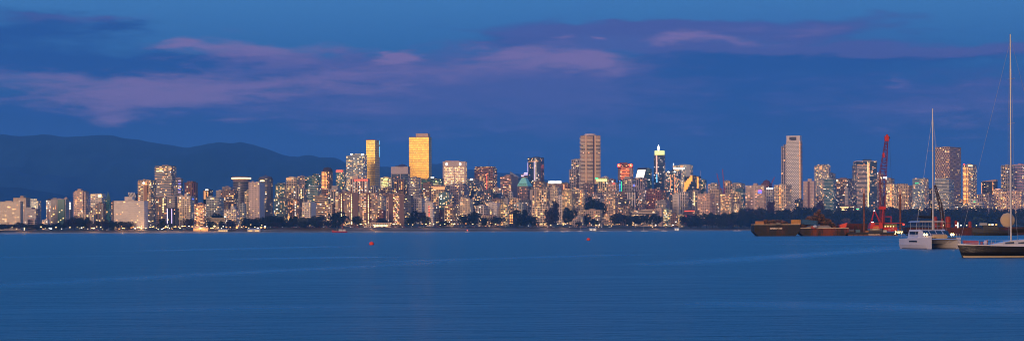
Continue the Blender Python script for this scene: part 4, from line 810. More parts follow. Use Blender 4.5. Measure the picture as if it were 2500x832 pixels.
for px, y, off, kd, w, lab in [
    (168, 535, 52, 'round', 24, 'round tree just left of the low cream colonnade block'),
    (311, 540, 45, 'round', 24, 'dark tree at the foot of the wide white banded slab'),
    (396, 534, 48, 'tall', 20, 'slim dark tree below the yellow stair ladder block'),
    (461, 534, 50, 'round', 27, 'dark round tree left of the floodlit orange pink tower'),
    (527, 521, 330, 'wide', 34, 'dark tree clump high between the orange pink tower and white mid rise'),
    (517, 540, 46, 'round', 24, 'dark tree just right of the lit beach kiosks'),
    (541, 540, 46, 'tall', 17, 'slim tree left of the white mid rise with roof hut'),
    (564, 538, 40, 'round', 25, 'tree right in front of the white mid rise with roof hut'),
    (600, 531, 48, 'round', 22, 'dark tree at the left foot of the pale slab tower'),
    (740, 532, 50, 'round', 24, 'paler olive tree in the belt right of the pale slab tower'),
    (824, 520, 30, 'round', 44, 'large dark tree on the shore behind the red tugboat'),
    (868, 528, 70, 'round', 26, 'tree under the blank end wall of the left brown shore tower'),
    (935, 533, 72, 'round', 28, 'tree between middle and right brown shore towers'),
    (1003, 527, 66, 'round', 26, 'tree right of the right brown shore tower by the road'),
    (1024, 516, 160, 'wide', 46, 'broad dark tree left of the white pier tower'),
    (1040, 530, 62, 'round', 24, 'smaller tree hiding the foot of the white pier tower'),
    (1083, 540, 58, 'round', 26, 'tree at the foot of the dark red brick low block'),
    (1134, 526, 64, 'round', 32, 'left one of the big dark tree group before the old tan house'),
    (1158, 520, 60, 'round', 34, 'right one of the big dark tree group before the old tan house'),
    (1182, 530, 50, 'round', 20, 'single round tree in front of the old tan house'),
    (1213, 529, 52, 'round', 34, 'dark tree right of the old tan house'),
    (1170, 490, 460, 'round', 18, 'treetop peeping below the dark grey block inland'),
    (1263, 512, 44, 'tall', 24, 'left tall dark poplar at the middle of the shore'),
    (1281, 513, 46, 'tall', 24, 'right tall dark poplar at the middle of the shore'),
    (1300, 529, 42, 'round', 26, 'dark tree at the right foot of the tall poplars'),
    (1347, 511, 44, 'round', 36, 'large dark shore tree below the cream terraced block'),
    (1388, 508, 44, 'round', 34, 'large dark shore tree under the golden tan stepped tower'),
    (1356, 494, 420, 'round', 24, 'treetop between cream terraced block and white slim block'),
    (1414, 541, 40, 'round', 16, 'small dark shrub like tree before the low white house'),
    (1445, 486, 350, 'round', 34, 'left crown of the dark hillside trees below the mauve stepped block'),
    (1462, 492, 345, 'round', 30, 'right crown of the dark hillside trees below the mauve stepped block'),
    (1432, 525, 90, 'round', 22, 'dark tree right behind the low white house'),
    (1452, 535, 44, 'round', 24, 'dark tree on the bank right of the low white house'),
    (1513, 521, 60, 'round', 36, 'largest of the round shore trees left of the long cream block'),
    (1534, 527, 58, 'round', 26, 'middle round shore tree before the long cream block'),
    (1558, 526, 62, 'round', 32, 'round shore tree under the middle of the long cream block'),
    (1585, 523, 58, 'wide', 36, 'widest round shore tree at the right of the long cream block'),
    (1605, 526, 60, 'round', 24, 'dark tree left of the teal and white lit block'),
    (1881, 489, 300, 'round', 22, 'purplish tree left of the cream twin winged tower'),
    (2002, 492, 300, 'round', 28, 'purplish tree high behind the belt right of the plain pinkish tower'),
    (1951, 505, 130, 'wide', 40, 'broad crown under the dotted white tower'),
    (1906, 538, 40, 'round', 20, 'lighter green tree right above the left scrap barge'),
    (2064, 532, 40, 'round', 22, 'brownish bare looking tree above the rear of the rusty barge'),
    (2385, 530, 50, 'wide', 36, 'lighter green tree low in the belt right of the catamaran')]:
    col = {'purplish': (.07, .035, .05), 'lighter': (.07, .1, .04), 'paler': (.08, .09, .045), 'brownish': (.12, .08, .06)}.get(lab.split()[0])
    if 'paler' in lab: col = (.08, .085, .04)
    tree(px, y, off, kd, w, col, lab)
def belt(x0, x1, y0, y1, off, step, lab, grp, kinds=('round', 'wide'), col=None):
    px = x0
    while px < x1:
        y = lerp(y0, y1, (px - x0) / max(1, x1 - x0)) + rnd.uniform(-2.5, 3.5)
        tree(px, y, off + rnd.uniform(-14, 16), rnd.choice(kinds), rnd.uniform(.9, 1.4) * step * 1.25, rnd.choice(col) if col else None, lab, grp)
        px += step * rnd.uniform(.75, 1.25)
belt(-10, 156, 545, 544, 50, 15, 'dark tree in the row along the beach at the far left end', 'trees along the beach at the left end')
belt(180, 306, 538, 541, 48, 15, 'dark tree in the beach row left of the wide white slab', 'trees left of the wide white slab')
belt(182, 214, 528, 531, 90, 14, 'tree at the foot of the tall pinkish balcony tower', 'trees at the foot of the pinkish tower')
belt(610, 800, 531, 529, 78, 17, 'dark tree in the park belt right of the pale slab tower', 'trees in the park belt')
belt(612, 800, 541, 540, 50, 18, 'lower tree in front of the park belt right of the pale slab tower', 'front trees of the park belt')
belt(655, 690, 524, 524, 170, 15, 'taller tree behind the park belt below the dark round cornered tower', 'taller trees behind the park belt')
belt(1668, 1830, 526, 516, 70, 17, 'dark green tree in the shore park left of the scrap barge', 'trees in the shore park')
belt(1690, 1830, 537, 530, 42, 19, 'lower tree at the water edge of the shore park', 'front trees of the shore park')
belt(1815, 2520, 509, 507, 140, 21, 'dark tree in the high back row of the belt behind the barges', 'back row of the belt behind the barges', col=[(.02, .024, .018), (.028, .032, .02), (.036, .024, .02)])
belt(1835, 2520, 520, 519, 90, 22, 'dark tree in the middle row of the belt behind the barges', 'middle row of the belt behind the barges')
belt(1840, 2520, 534, 532, 50, 23, 'dark tree in the low front row of the belt behind the barges', 'front row of the belt behind the barges')

# ------------------------------------------------------------------ street lamps, cars, kiosks along the shore
POLE = MB().tube((0, 0, 0), (0, 0, 7), .12, .08, 6).tube((0, 0, 6.9), (0, -1.2, 7.1), .06, .05, 5).mesh('pole', [DARKM])
def bulb(k): return MB().lathe([(.1, -.7), (.75, -.4), (.95, 0), (.7, .45), (.1, .7)], (0, -1.2, 6.9), 10).mesh('lamp', [G[k]])
BULB = {k: bulb(k) for k in 'wyo'}
def lamp(px, off, k, label, group, s=1.0, h=1.0):
    z = ground_z(px, off); D = shore(px) + off
    r_ = thing('street_lamp', (at(px, 560, D).x, D, z), label, 'street lamp', 0, group); r_.scale = (1, 1, h)
    a = bpy.data.objects.new('pole', POLE); link(a, r_); b_ = bpy.data.objects.new('lamp', BULB[k]); b_.scale = (s, s, s); b_.location.z = 6.9 * (1 - s); link(b_, r_)
    return r_
def lamprow(x0, x1, step, lab, grp, keys, off=(30, 49), s=(.7, 1.3), hh=(.5, 1.1)):
    px = x0
    while px < x1:
        lamp(px, rnd.uniform(*off), rnd.choice(keys), lab, grp, rnd.uniform(*s), rnd.uniform(*hh)); px += step * rnd.uniform(.5, 1.5)
lamprow(30, 200, 16, 'lit lamp along the beach walk at the far left end', 'lamps on the left end beach walk', 'yyow')
lamprow(200, 430, 8, 'lit lamp on the beach walk below the wide white slab and tan tower', 'lamps below the wide white slab', 'yowy', s=(.7, 1.7))
lamprow(405, 650, 7, 'lit lamp in the bright cluster around the floodlit tower and kiosks', 'lamps around the floodlit tower', 'yoyow', s=(.7, 1.8))
lamprow(790, 1010, 14, 'lit lamp on the road below the brown shore towers', 'lamps below the brown shore towers', 'wyy', off=(50, 60), s=(.7, 1.3))
lamprow(1010, 1240, 14, 'lit lamp on the road below the white pier and orange tan towers', 'lamps on the middle road', 'yowy', off=(45, 60), s=(.7, 1.3))
lamprow(1290, 1650, 15, 'lit lamp between the shore trees right of the tall poplars', 'lamps between the shore trees', 'yowy', off=(30, 60))
lamprow(1850, 2480, 45, 'lit lamp showing through the tree belt behind the barges', 'lamps in the tree belt', 'yw', off=(60, 150), hh=(1, 2))
for px, k, lab in [(638, 'o', 'left of two strong orange lamps at the shore parking right of the pale slab'), (647, 'o', 'right of two strong orange lamps at the shore parking right of the pale slab'), (125, 'w', 'single bright white lamp in the left end trees'), (579, 'o', 'strong orange lamp left of the pale slab tower foot')]:
    L_ = lamp(px, 26, k, lab, None, 2.0, .9)
    q = bpy.data.lights.new('bulb_light', 'POINT'); q.energy = 26000; q.color = (1, .4, .12) if k == 'o' else (1, .85, .6); q.shadow_soft_size = 1
    qo = bpy.data.objects.new('bulb_light', q); qo.location = (0, -3, 7); link(qo, L_)
for px, off in [(60, 34), (230, 34), (300, 34), (345, 30), (400, 34), (440, 32), (490, 30), (520, 34), (790, 52), (880, 55), (915, 30), (960, 55), (1040, 48), (1110, 48), (1210, 48), (1330, 46), (1375, 46), (1455, 44), (1600, 44)]:
    L_ = lamp(px, off, 'y', 'warm lamp with a wide pool of light by the shore road', 'warm lamps with pools of light', 1.2, .8)
    q = bpy.data.lights.new('bulb_light', 'POINT'); q.energy = 14000; q.color = (1, .5, .18); q.shadow_soft_size = 1
    qo = bpy.data.objects.new('bulb_light', q); qo.location = (0, -2, 7.5); link(qo, L_)

PAINTS = [(.5, .5, .52), (.08, .08, .09), (.35, .05, .04), (.05, .09, .2), (.6, .58, .55)]
PAINT = plain('car_paint', (1, 1, 1), .3, objcol=True, var=.02); TYRE = plain('tyre_rubber', (.02, .02, .02), .9)
cb = MB(); sec = lambda x, w, z0, z1: [(x, -w, z0), (x, w, z0), (x, w, z1), (x, -w, z1)]
cb.loft([sec(-2.2, .8, .4, .75), sec(-1.9, .88, .25, .9), (sec(-1.0, .88, .25, .95)), sec(1.5, .88, .25, .98), sec(2.1, .84, .3, .85)])
CARB = cb.mesh('body', [PAINT]); CABIN = MB().loft([sec(-1.1, .8, .9, .95), sec(-.5, .7, .9, 1.42), sec(.9, .7, .9, 1.42), sec(1.6, .8, .9, .97)]).mesh('cabin', [plain('car_glass', (.02, .025, .03), .15)])
WHEEL = MB().tube((0, -.1, 0), (0, .1, 0), .32, .32, 12).mesh('wheel', [TYRE]); HEADL = {k: MB().box((0, 0, 0), (.25, .5, .3)).mesh('headlight', [G[k]]) for k in 'wr'}
def car(px, off, ang, label, group):
    D = shore(px) + off; r_ = thing('passenger_car', (at(px, 560, D).x, D, ground_z(px, off) + .12), label, 'car', ang, group); r_.scale = (1.15,) * 3
    c_ = rnd.choice(PAINTS); a = bpy.data.objects.new('body', CARB); a.color = (*c_, 1); link(a, r_); link(bpy.data.objects.new('cabin', CABIN), r_)
    for sx in (-1.35, 1.3):
        for sy in (-.8, .8): w_ = bpy.data.objects.new('wheel', WHEEL); w_.location = (sx, sy, .32); link(w_, r_)
    for sy in (-.55, .55):
        h_ = bpy.data.objects.new('headlight', HEADL['w']); h_.location = (-2.2, sy, .62); link(h_, r_)
        h_ = bpy.data.objects.new('taillight', HEADL['r']); h_.location = (2.12, sy, .65); link(h_, r_)
for x0, x1, st, lab in [(650, 800, 14, 'small car driving on the road in front of the park belt'), (840, 1240, 15, 'small car driving on the road below the brown shore towers and eastward'), (1300, 1500, 18, 'small car driving on the road between the shore trees'), (220, 560, 26, 'small car parked along the beach walk below the wide white slab')]:
    px = x0
    while px < x1: car(px, rnd.choice([51.5, 55.5]), rnd.choice([.12, PI + .12, .5, 2.6]), lab, lab.replace('small car', 'cars')); px += st * rnd.uniform(.6, 1.5)

def kiosk(px, off, w, h, wallc, roofc, label, lit='y', lights=5):
    D = shore(px) + off; zg = ground_z(px, off); r_ = thing('beach_kiosk', (at(px, 560, D).x, D, zg), label, 'kiosk')
    MB().box((0, 0, h/2 - .5), (w, 7, h + 1)).build('wall', [CONC], r_, color=wallc)
    MB().loft([[(-w/2 - .8, -4.5, h + .01), (w/2 + .8, -4.5, h + .01), (w/2 + .8, 4.5, h + .01), (-w/2 - .8, 4.5, h + .01)], [(-w/2, -.4, h + 1.8), (w/2, -.4, h + 1.8), (w/2, .4, h + 1.8), (-w/2, .4, h + 1.8)]]).build('roof', [CONC], r_, color=roofc)
    for k in range(lights): put_box('window', 'room' + lit + '2', ROOM[lit + '2'], r_, (-w/2 + (k + .5) * w / lights, -3.6, h * .5), (w / lights * .6, .3, h * .45))
kiosk(490, 36, 24, 5, (.6, .4, .25), (.7, .5, .3), 'warmly lit beach restaurant at the foot of the floodlit orange pink tower', 'o', 8)
kiosk(545, 24, 16, 3.5, (.5, .45, .4), (.3, .25, .22), 'small pale beach kiosk right of the lit restaurant', 'y', 5)
kiosk(620, 20, 22, 3.2, (.55, .5, .48), (.45, .42, .4), 'long pale changing hut on the beach below the pale slab tower', 'y', 2)
kiosk(1447, 18, 14, 3, (.5, .48, .46), (.4, .4, .4), 'small pale boat shed on the bank right of the low white house', 'w', 2)
kiosk(1652, 16, 9, 3, (.6, .6, .6), (.5, .5, .5), 'tiny white lit hut on the shore by the park', 'w', 2)

# ------------------------------------------------------------------ red tower cranes in the city
REDP = plain('red_crane_paint', (.38, .03, .03), .5)
def lattice(mb, p0, p1, w0, w1, n, r, mi=0, skip=1):
    p0 = Vector(p0); p1 = Vector(p1); ax = (p1 - p0).normalized(); side = Vector((0, 1, 0)) if abs(ax.y) < .8 else Vector((1, 0, 0))
    e = ax.cross(side).normalized(); g_ = ax.cross(e)
    def corner(f, k, ww): q = [(1, 1), (1, -1), (-1, -1), (-1, 1)][k]; return p0.lerp(p1, f) + e * q[0] * ww / 2 + g_ * q[1] * ww / 2
    for k in range(4):
        prev = None
        for i in range(n + 1):
            f = i / n; ww = w0 + (w1 - w0) * f; c = corner(f, k, ww)
            if prev is not None:
                mb.tube(prev, c, r, r, 5, mi)
                f2 = (i - 1) / n; kk = (k + 1) % 4
                mb.tube(corner(f, kk, ww) if i % 2 else corner(f2, kk, w0 + (w1 - w0) * f2), prev if i % 2 else c, r * .6, r * .6, 4, mi)
                mb.tube(c, corner(f, kk, ww), r * .6, r * .6, 4, mi)
            prev = c
for pxm, pxt, yt, yj, lab in [(1759, 1750, 423, 462, 'left red tower crane with a leaning jib'), (1768, 1764, 413, 462, 'right red tower crane with an almost upright jib')]:
    off = 860; D = shore(pxm) + off; zg = ground_z(pxm, off); X = at(pxm, 560, D).x
    c_ = thing('tower_crane', (X, D, zg), lab, 'crane'); zj = at(pxm, yj, D).z - zg; tip = at(pxt, yt, D)
    mb = MB(); lattice(mb, (0, 0, 0), (0, 0, zj), 2.2, 2.2, 16, .3); mb.build('mast', [REDP], c_)
    mb = MB(); lattice(mb, (0, 0, zj + 1), (tip.x - X, 0, tip.z - zg), 2.0, 1.0, 12, .3); mb.build('jib', [REDP], c_)
    MB().box((2, 0, zj + 1.2), (6, 2.6, 2.4)).build('cab', [REDP], c_)
for pxm, x1, y1, x2, y2, lab in [(1882, 1884, 447, 1891, 432, 'far small red crane jib above the dark red domed block'),]:
    D = shore(pxm) + 1000; zg = ground_z(pxm, 1000); a = at(x1, y1, D); b2 = at(x2, y2, D); c_ = thing('tower_crane', (a.x, D, zg), lab, 'crane')
    mb = MB(); lattice(mb, (0, 0, 0), (0, 0, a.z - zg), 2, 2, 14, .3); mb.build('mast', [REDP], c_)
    mb = MB(); lattice(mb, (0, 0, a.z - zg), (b2.x - a.x, 0, b2.z - zg), 2, 1, 8, .3); mb.build('jib', [REDP], c_)
o_mast = at(1710.5, 416, shore(1710) + 1010); zg = ground_z(1710, 1010)
c_ = thing('radio_mast', (o_mast.x, o_mast.y, zg), 'thin pale radio mast right of the orange edged tower', 'mast'); MB().tube((0, 0, 0), (0, 0, o_mast.z - zg), .9, .35, 6).build('pole', [CONC], c_, color=(.5, .5, .55))
# ------------------------------------------------------------------ small boats off the beach
WHITEP = plain('white_gelcoat', (.56, .54, .6), .35, var=.06); NAVY = plain('navy_gelcoat', (.008, .01, .018), .25, var=.1)
CREAM = plain('cream_stripe_paint', (.6, .48, .36), .5); REDH = plain('red_hull_paint', (.4, .02, .03), .5); WIN = plain('tinted_window', (.01, .015, .03), .08, var=0)
STEEL = plain('stainless_tube', (.55, .55, .58), .3, .8); ALU = plain('mast_aluminium', (.4, .39, .44), .4, .3, var=.05); CANV = plain('black_canvas', (.008, .008, .01), .95); BEIGE = plain('beige_canvas', (.5, .36, .24), .8)
def hull_secs(L, bm, fb, dr=.4, bowrise=.3, n=12, stern=.8):
    secs = []
    for i in range(n + 1):
        f = i / n; x = L * (f - .5); wf = (stern + (1 - stern) * math.sin(min(1, f / .45) * PI / 2)) if f < .45 else max(.02, math.cos((f - .45) / .55 * PI / 2) ** .75)
        w = bm / 2 * wf; z1 = fb + bowrise * max(0, f - .4) ** 2 * 2.5; xr = x + (.06 * L * f ** 6)
        secs.append([(xr, -w, z1), (xr - .0, -w * .93, z1 * .45), (x, -w * .72, -.02), (x, 0, -dr), (x, w * .72, -.02), (xr, w * .93, z1 * .45), (xr, w, z1)])
    return secs
def small_boat(px, yw, heading, L, mast, label, group=None, lit=None):
    D = EYE * F / max(1.5, (yw - (564.25 - ROLL * px))); D = min(D, shore(px) - 40)
    r_ = thing('moored_sailboat' if mast else 'moored_motorboat', (at(px, 560, D).x, D, 0), label, 'boat', heading, group)
    MB().loft(hull_secs(L, L * .32, L * .1)).build('hull', [WHITEP], r_)
    MB().loft([[(x, -w, L * .1), (x, w, L * .1), (x, w * .8, L * .1 + h), (x, -w * .8, L * .1 + h)] for x, w, h in ((-L * .2, L * .1, .5), (-L * .15, L * .11, .9), (L * .12, L * .09, .8), (L * .2, L * .05, .2))]).build('cabin', [WHITEP], r_)
    if mast: MB().tube((0, 0, L * .1), (0, 0, L * .1 + mast), .16, .09, 6).tube((0, 0, L * .25), (-L * .35, 0, L * .25), .14, .14, 6).build('mast', [ALU], r_)
    if lit: put_box('anchor_light', 'win' + lit, G[lit], r_, (0, 0, L * .1 + 2.4), (1.3, 1.3, 1.3))
for px, m_, L, lab in [(1141, 0, 7, 'small moored motorboat with a red light below the orange tan tower'), (1204, 0, 6, 'tiny pale boat moored left of the old tan house tree'), (1336, 11, 9, 'pale sailboat moored below the broad cream terraced block'), (1372, 0, 7, 'small pale motorboat left one below the golden tan tower'), (1385, 0, 9, 'larger pale motorboat right one below the golden tan tower'), (1417, 12, 9, 'sailboat moored below the low white house'), (1470, 13, 9, 'sailboat moored left of the round shore trees'), (1478, 0, 7, 'low motorboat beside the sailboat left of the round shore trees'), (1536, 0, 8, 'motorboat moored below the middle round shore tree'), (1571, 12, 9, 'sailboat moored below the widest round shore tree'), (1578, 0, 7, 'tiny motorboat beside the sailboat below the widest round shore tree'), (1621, 14, 10, 'sailboat moored in front of the teal and white lit block'), (1795, 0, 7, 'tiny motorboat at the right end of the shore park'), (1804, 11, 8, 'sailboat moored at the right end of the shore park')]:
    small_boat(px, interp([(1100, 566.5), (1800, 563.5)], px), rnd.uniform(-.6, .6) + rnd.choice([0, PI]), L, m_, lab, lit='r' if px == 1141 else None)

# red tug
D = 3350; p = at(830, 560, D)
r_ = thing('tugboat', (p.x, D, 0), 'red hulled tugboat with a white wheelhouse before the large shore tree', 'tugboat', PI + .12)
MB().loft(hull_secs(24, 7, 2.1, 1, 2.6)).build('hull', [REDH], r_); MB().box((0, 0, 2.15), (19, 5.4, .25)).build('deck', [CREAM], r_)
w = MB().box((-1, 0, 4.4), (6.5, 4.2, 4.2), taper=.92).build('wheelhouse', [WHITEP], r_)
MB().box((-1, 0, 5.4), (6.35, 4.15, 1)).build('window_band', [WIN], w); MB().box((-7, 0, 3.8), (4, 3.4, 3.2)).build('cabin', [WHITEP], r_)
MB().tube((-3, 0, 6), (-3, 0, 14), .2, .1).tube((5, 0, 2), (5, 0, 11), .2, .1).build('mast', [ALU], r_); MB().tube((-4.6, 0, 5), (-4.6, 0, 8.5), .7, .6, 10).build('funnel', [REDH], r_)

# buoys
BUOY = plain('red_buoy_plastic', (.75, .05, .035), .4, var=.06)
for px, yw, rad, lab in [(907, 597.5, .66, 'larger red round buoy floating before the middle brown tower'), (1436.5, 586.5, .68, 'smaller red round buoy further out right of the middle')]:
    D = EYE * F / (yw - (564.25 - ROLL * px)); b_ = thing('mooring_buoy', (at(px, 560, D).x, D, 0), lab, 'buoy')
    MB().lathe([(.02, -rad * .5)] + [(rad * math.cos(a), rad * .45 + rad * math.sin(a)) for a in [R(q) for q in range(-60, 86, 12)]] + [(.02, rad * 1.45)], n=24).build('float', [BUOY], b_, smooth=True)
    MB().lathe([(.05, rad * 1.42), (.05, rad * 1.5), (.02, rad * 1.52)], n=10).build('lifting_eye', [STEEL], b_)

# ------------------------------------------------------------------ barges
DB = 1110; MPX = DB / F
BARGE = rusty('black_rusty_hull', (.016, .014, .013), (.07, .022, .01), .3, .12); ORANGEH = rusty('orange_rusty_hull', (.025, .015, .012), (.16, .03, .008), .6, .12)
DREDH = rusty('dark_red_steel', (.09, .012, .01), (.03, .012, .01), .5, .1); SCRAP = rusty('scrap_metal', (.12, .08, .06), (.25, .09, .03), .6, .8); SCR2 = rusty('dark_scrap', (.035, .03, .03), (.12, .04, .02), .5, .8)
def barge(x0, x1, ytop, mat, label, D=DB, wid=14, posts=6):
    p = at((x0 + x1) / 2, 560, D); L = (x1 - x0) * D / F; zt = at((x0 + x1) / 2, ytop, D).z
    r_ = thing('scrap_barge' if 'scrap' in label else 'work_barge', (p.x, D + wid/2, 0), label, 'barge')
    MB().loft([[(x, -wid/2, z), (x, wid/2, z), (x, wid/2, zt + .0), (x, -wid/2, zt + .0)] for x, z in ((-L/2 - .3 * 0, zt * .4), (-L/2 + 3, -.6), (L/2 - 3, -.6), (L/2, zt * .4))]).build('hull', [mat], r_)
    mb = MB()
    for k in range(posts + 1): mb.box((-L/2 + 3 + k * (L - 6) / posts, -wid/2 - .12, zt * .42), (.35, .24, zt * .85))
    mb.build('rubbing_post', [mat], r_); MB().box((0, -wid/2 + .1, zt + .08), (L, .4, .3)).box((0, wid/2 - .1, zt + .08), (L, .4, .3)).build('deck_edge', [CREAM if 'scrap' in label else mat], r_)
    return r_, L, zt
def heap(r_, xs, zt, n, mats, seed, maxh, wid=9):
    q = random.Random(seed)
    for m_ in mats:
        mb = MB()
        for _ in range(n):
            f = q.random(); x = lerp(xs[0], xs[1], f); hh = maxh * (math.sin(PI * clamp(f, .03, .97)) ** .7) * (.75 + .5 * noise.noise(Vector((x * .25, seed, 0)))); z = zt + q.uniform(.1, 1) ** .6 * hh
            y = q.uniform(-wid/2, wid/2) * (1.1 - (z - zt) / (maxh * 1.3)); a = q.uniform(0, 3.1)
            if q.random() < .5: d_ = Vector((math.cos(a), math.sin(a) * .6, q.uniform(-.35, .45))) * q.uniform(1, 3.2); mb.tube((x - d_.x/2, y - d_.y/2, z - d_.z/2), (x + d_.x/2, y + d_.y/2, z + d_.z/2), q.uniform(.07, .22), None, 5)
            else: mb.box((x, y, z), (q.uniform(.5, 2.6), q.uniform(.4, 1.6), q.uniform(.08, .7)), a, tiltx=q.uniform(-.6, .6))
        h_ = mb.build('scrap_heap', m_); h_.parent = None; h_.location = r_.location
        yield h_
r1, L1, z1 = barge(1841, 1953, 548, BARGE, 'black scrap barge with pale lettering at the left end of the barges')
for h_, lab in zip(heap(r1, (-10, 8), z1 - .2, 260, [SCRAP, SCR2], 3, 3.4), ['rust brown pieces of the low scrap pile on the black barge', 'dark pieces of the low scrap pile on the black barge']): tag(h_, lab, 'scrap', 'low scrap pile on the black barge')
def writing(text, size, mat, parent, loc, name='lettering', bold=.03):
    cu = bpy.data.curves.new(name, 'FONT'); cu.body = text; cu.size = size; cu.extrude = .03; cu.offset = bold; cu.align_x = 'CENTER'
    cu.materials.append(mat); o_ = link(bpy.data.objects.new(name, cu), parent); o_.location = loc; o_.rotation_euler = (PI/2, 0, 0); return to_mesh(o_)
PALET = plain('pale_paint', (.75, .6, .5), .6)
writing('SEASPAN 180', 1.15, PALET, r1, ((1894.5 - 1897) * MPX, -7.3, z1 - 2.4), bold=.05)
def container(px0, px1, y0, y1, col, label, tilt=0, yoff=3):
    D = DB + yoff; L = (px1 - px0) * D / F; zb = at(px0, y1, D).z; zt = at(px0, y0, D).z; H = zt - zb; p = at((px0 + px1) / 2, 560, D)
    m_ = rusty(label.split()[0] + '_container_paint', col, tuple(c * .4 for c in col), .25, .4)
    r_ = thing('shipping_container', (p.x, D, zb), label, 'container'); r_.rotation_euler = (0, tilt, 0)
    mb = MB().box((0, 0, H/2), (L, 2.4, H * .96))
    for k in range(int(L / .5)): mb.box((-L/2 + .3 + k * .5, -1.23, H/2), (.2, .1, H * .88))
    mb.build('body', [m_], r_); MB().box((0, 0, H), (L + .1, 2.6, .14)).box((0, 0, .02), (L + .1, 2.6, .16)).box((-L/2, -1.2, H/2), (.2, .2, H)).box((L/2, -1.2, H/2), (.2, .2, H)).build('frame', [m_], r_)
    return r_
container(1844, 1864.5, 540, 549.5, (.45, .2, .08), 'orange open container at the left end of the black barge')
container(1931.5, 1953.5, 536.5, 547.5, (.5, .24, .07), 'yellow container at the right end of the black barge')
r2, L2, z2 = barge(1953, 2072, 557, ORANGEH, 'rust orange scrap barge in the middle of the barges', DB + 1)
for h_, lab in zip(heap(r2, (-12.5, 7), z2 + .1, 520, [SCRAP, SCR2], 8, 9.6, 11), ['rust brown pieces of the tall scrap heap on the orange barge', 'dark pieces of the tall scrap heap on the orange barge']): tag(h_, lab, 'scrap', 'tall scrap heap on the orange barge')
c_ = container(1956.5, 1994, 537, 548, (.02, .09, .22), 'blue tilted container on the side of the tall scrap heap', .11, 1.2); 
p = at(1990, 553.5, DB + 4); g1 = thing('metal_plate_pile', (p.x, DB + 3, z2), 'low pile of grey metal plates on the orange barge deck', 'plates')
MB().loft([[(-7, -2, 0), (9, -2, 0), (9, 2, 0), (-7, 2, 0)], [(-2, -1.5, 1.6), (7, -1.5, 1.6), (7, 1.5, 1.6), (-2, 1.5, 1.6)]]).build('plates', [plain('grey_plate', (.2, .17, .17), .6)], g1)
p = at(1990, 550.5, DB - 2); g1 = thing('canvas_bale', (p.x, DB - 2, z2 + .4), 'small white wrapped bale under the blue container', 'bale'); MB().lathe([(.2, 0), (1.1, .3), (1.2, .9), (.4, 1.3)], n=12, sy=.7).build('wrapping', [WHITEP], g1)
r3, L3, z3 = barge(2052, 2118, 546.5, DREDH, 'dark red high sided barge behind the orange one', DB + 26, 12)
p = at(2057, 549, DB + 8); g1 = thing('grab_bucket', (p.x, DB + 8, z2), 'bright red orange grab bucket at the right end of the orange barge', 'bucket')
MB().loft([[(-2, -1.2, 0), (1.6, -1.2, .6), (1.6, 1.2, .6), (-2, 1.2, 0)], [(-1.6, -1.2, 1.9), (2.3, -1.2, 3.0), (2.3, 1.2, 3.0), (-1.6, 1.2, 1.9)]]).build('shell', [plain('bright_red_paint', (.8, .07, .03), .5)], g1)
MB().tube((-2.2, -1.1, 0), (-2.2, -1.1, 2), .12).tube((1.8, -1.1, .6), (2.6, -1.1, 3.1), .14).build('rim', [REDP], g1)
q_ = random.Random(5)
for k, (px, w_, h_, col_, nm_, lab_) in enumerate([(2078, 3, 1.2, (.12, .1, .1), 'cable_drum', 'grey cable drum at the left end of the crane barge'), (2094, 2.4, 1.6, (.05, .12, .2), 'tool_crate', 'blue tool crate left of the left spud pole'), (2116, 1.8, 1.1, (.3, .12, .03), 'tool_crate', 'orange tool crate between the left spud pole and the crane'), (2160, 2, 1.4, (.5, .5, .5), 'generator', 'pale generator box right behind the crane house'), (1985, 2.2, 1.2, (.4, .05, .04), 'tool_crate', 'red crate at the foot of the tall scrap heap'), (1900, 2.4, .9, (.2, .18, .16), 'tool_crate', 'grey crate in the low scrap pile')]):
    zb_ = at(px, 567.5 if px > 2070 else (557 if px > 1953 else 548), DB).z; g1 = thing(nm_, (at(px, 560, DB - 1).x, DB - 1, zb_), lab_, 'deck gear')
    if nm_ == 'cable_drum': MB().tube((-1, 0, 1), (1, 0, 1), .6, None, 14).tube((-1.2, 0, 1), (-1, 0, 1), 1, None, 16).tube((1, 0, 1), (1.2, 0, 1), 1, None, 16).build('drum', [plain('drum_steel', col_)], g1)
    else:
        MB().box((0, 0, h_ / 2), (w_, 1.6, h_)).build('body', [plain(nm_ + '_paint', col_, .6)], g1); MB().box((0, 0, h_ + .06), (w_ + .1, 1.7, .1)).box((-w_ / 2, -.82, h_ / 2), (.12, .06, h_)).box((w_ / 2, -.82, h_ / 2), (.12, .06, h_)).build('frame', [DARKM], g1)
# the heap of long beams standing up at the left of the tall heap
# crane barge
r4, L4, z4 = barge(2070, 2192, 567.5, plain('black_hull', (.02, .015, .015), .7), 'low black work barge carrying the red crane', DB - 4, 22, 8)
zd = z4 + .2
MB().box((0, -11.1, .25), (L4, .1, .5)).build('rust_line', [plain('rust_line_paint', (.2, .07, .05), .8)], r4)
writing('VANCOUVER BC', .85, PALET, r4, ((2134 - 2131) * MPX, -11.25, .35), bold=.03)
CRED = plain('crane_red', (.55, .014, .01), .45)
X0 = at(2139, 560, DB).x
crn = thing('lattice_crane', (X0, DB + 2, zd), 'tall red lattice boom crane with a red engine house on the black barge', 'crane')
def cz(py): return at(2139, py, DB).z - zd
MB().box((0, 0, .6), (9, 7, 1.2)).build('crawler_base', [DARKM], crn); MB().lathe([(3, 1.2), (3, 1.9)], n=20).build('turntable', [CREAM], crn)
hs = MB().loft([[(-3.6, -3.6, 2.0), (3.4, -3.6, 2.0), (3.4, 3.6, 2.0), (-3.6, 3.6, 2.0)], [(-2.9, -3.4, cz(543.5)), (3.2, -3.4, cz(543.5)), (3.2, 3.4, cz(543.5)), (-2.9, 3.4, cz(543.5))]]).build('engine_house', [CRED], crn)
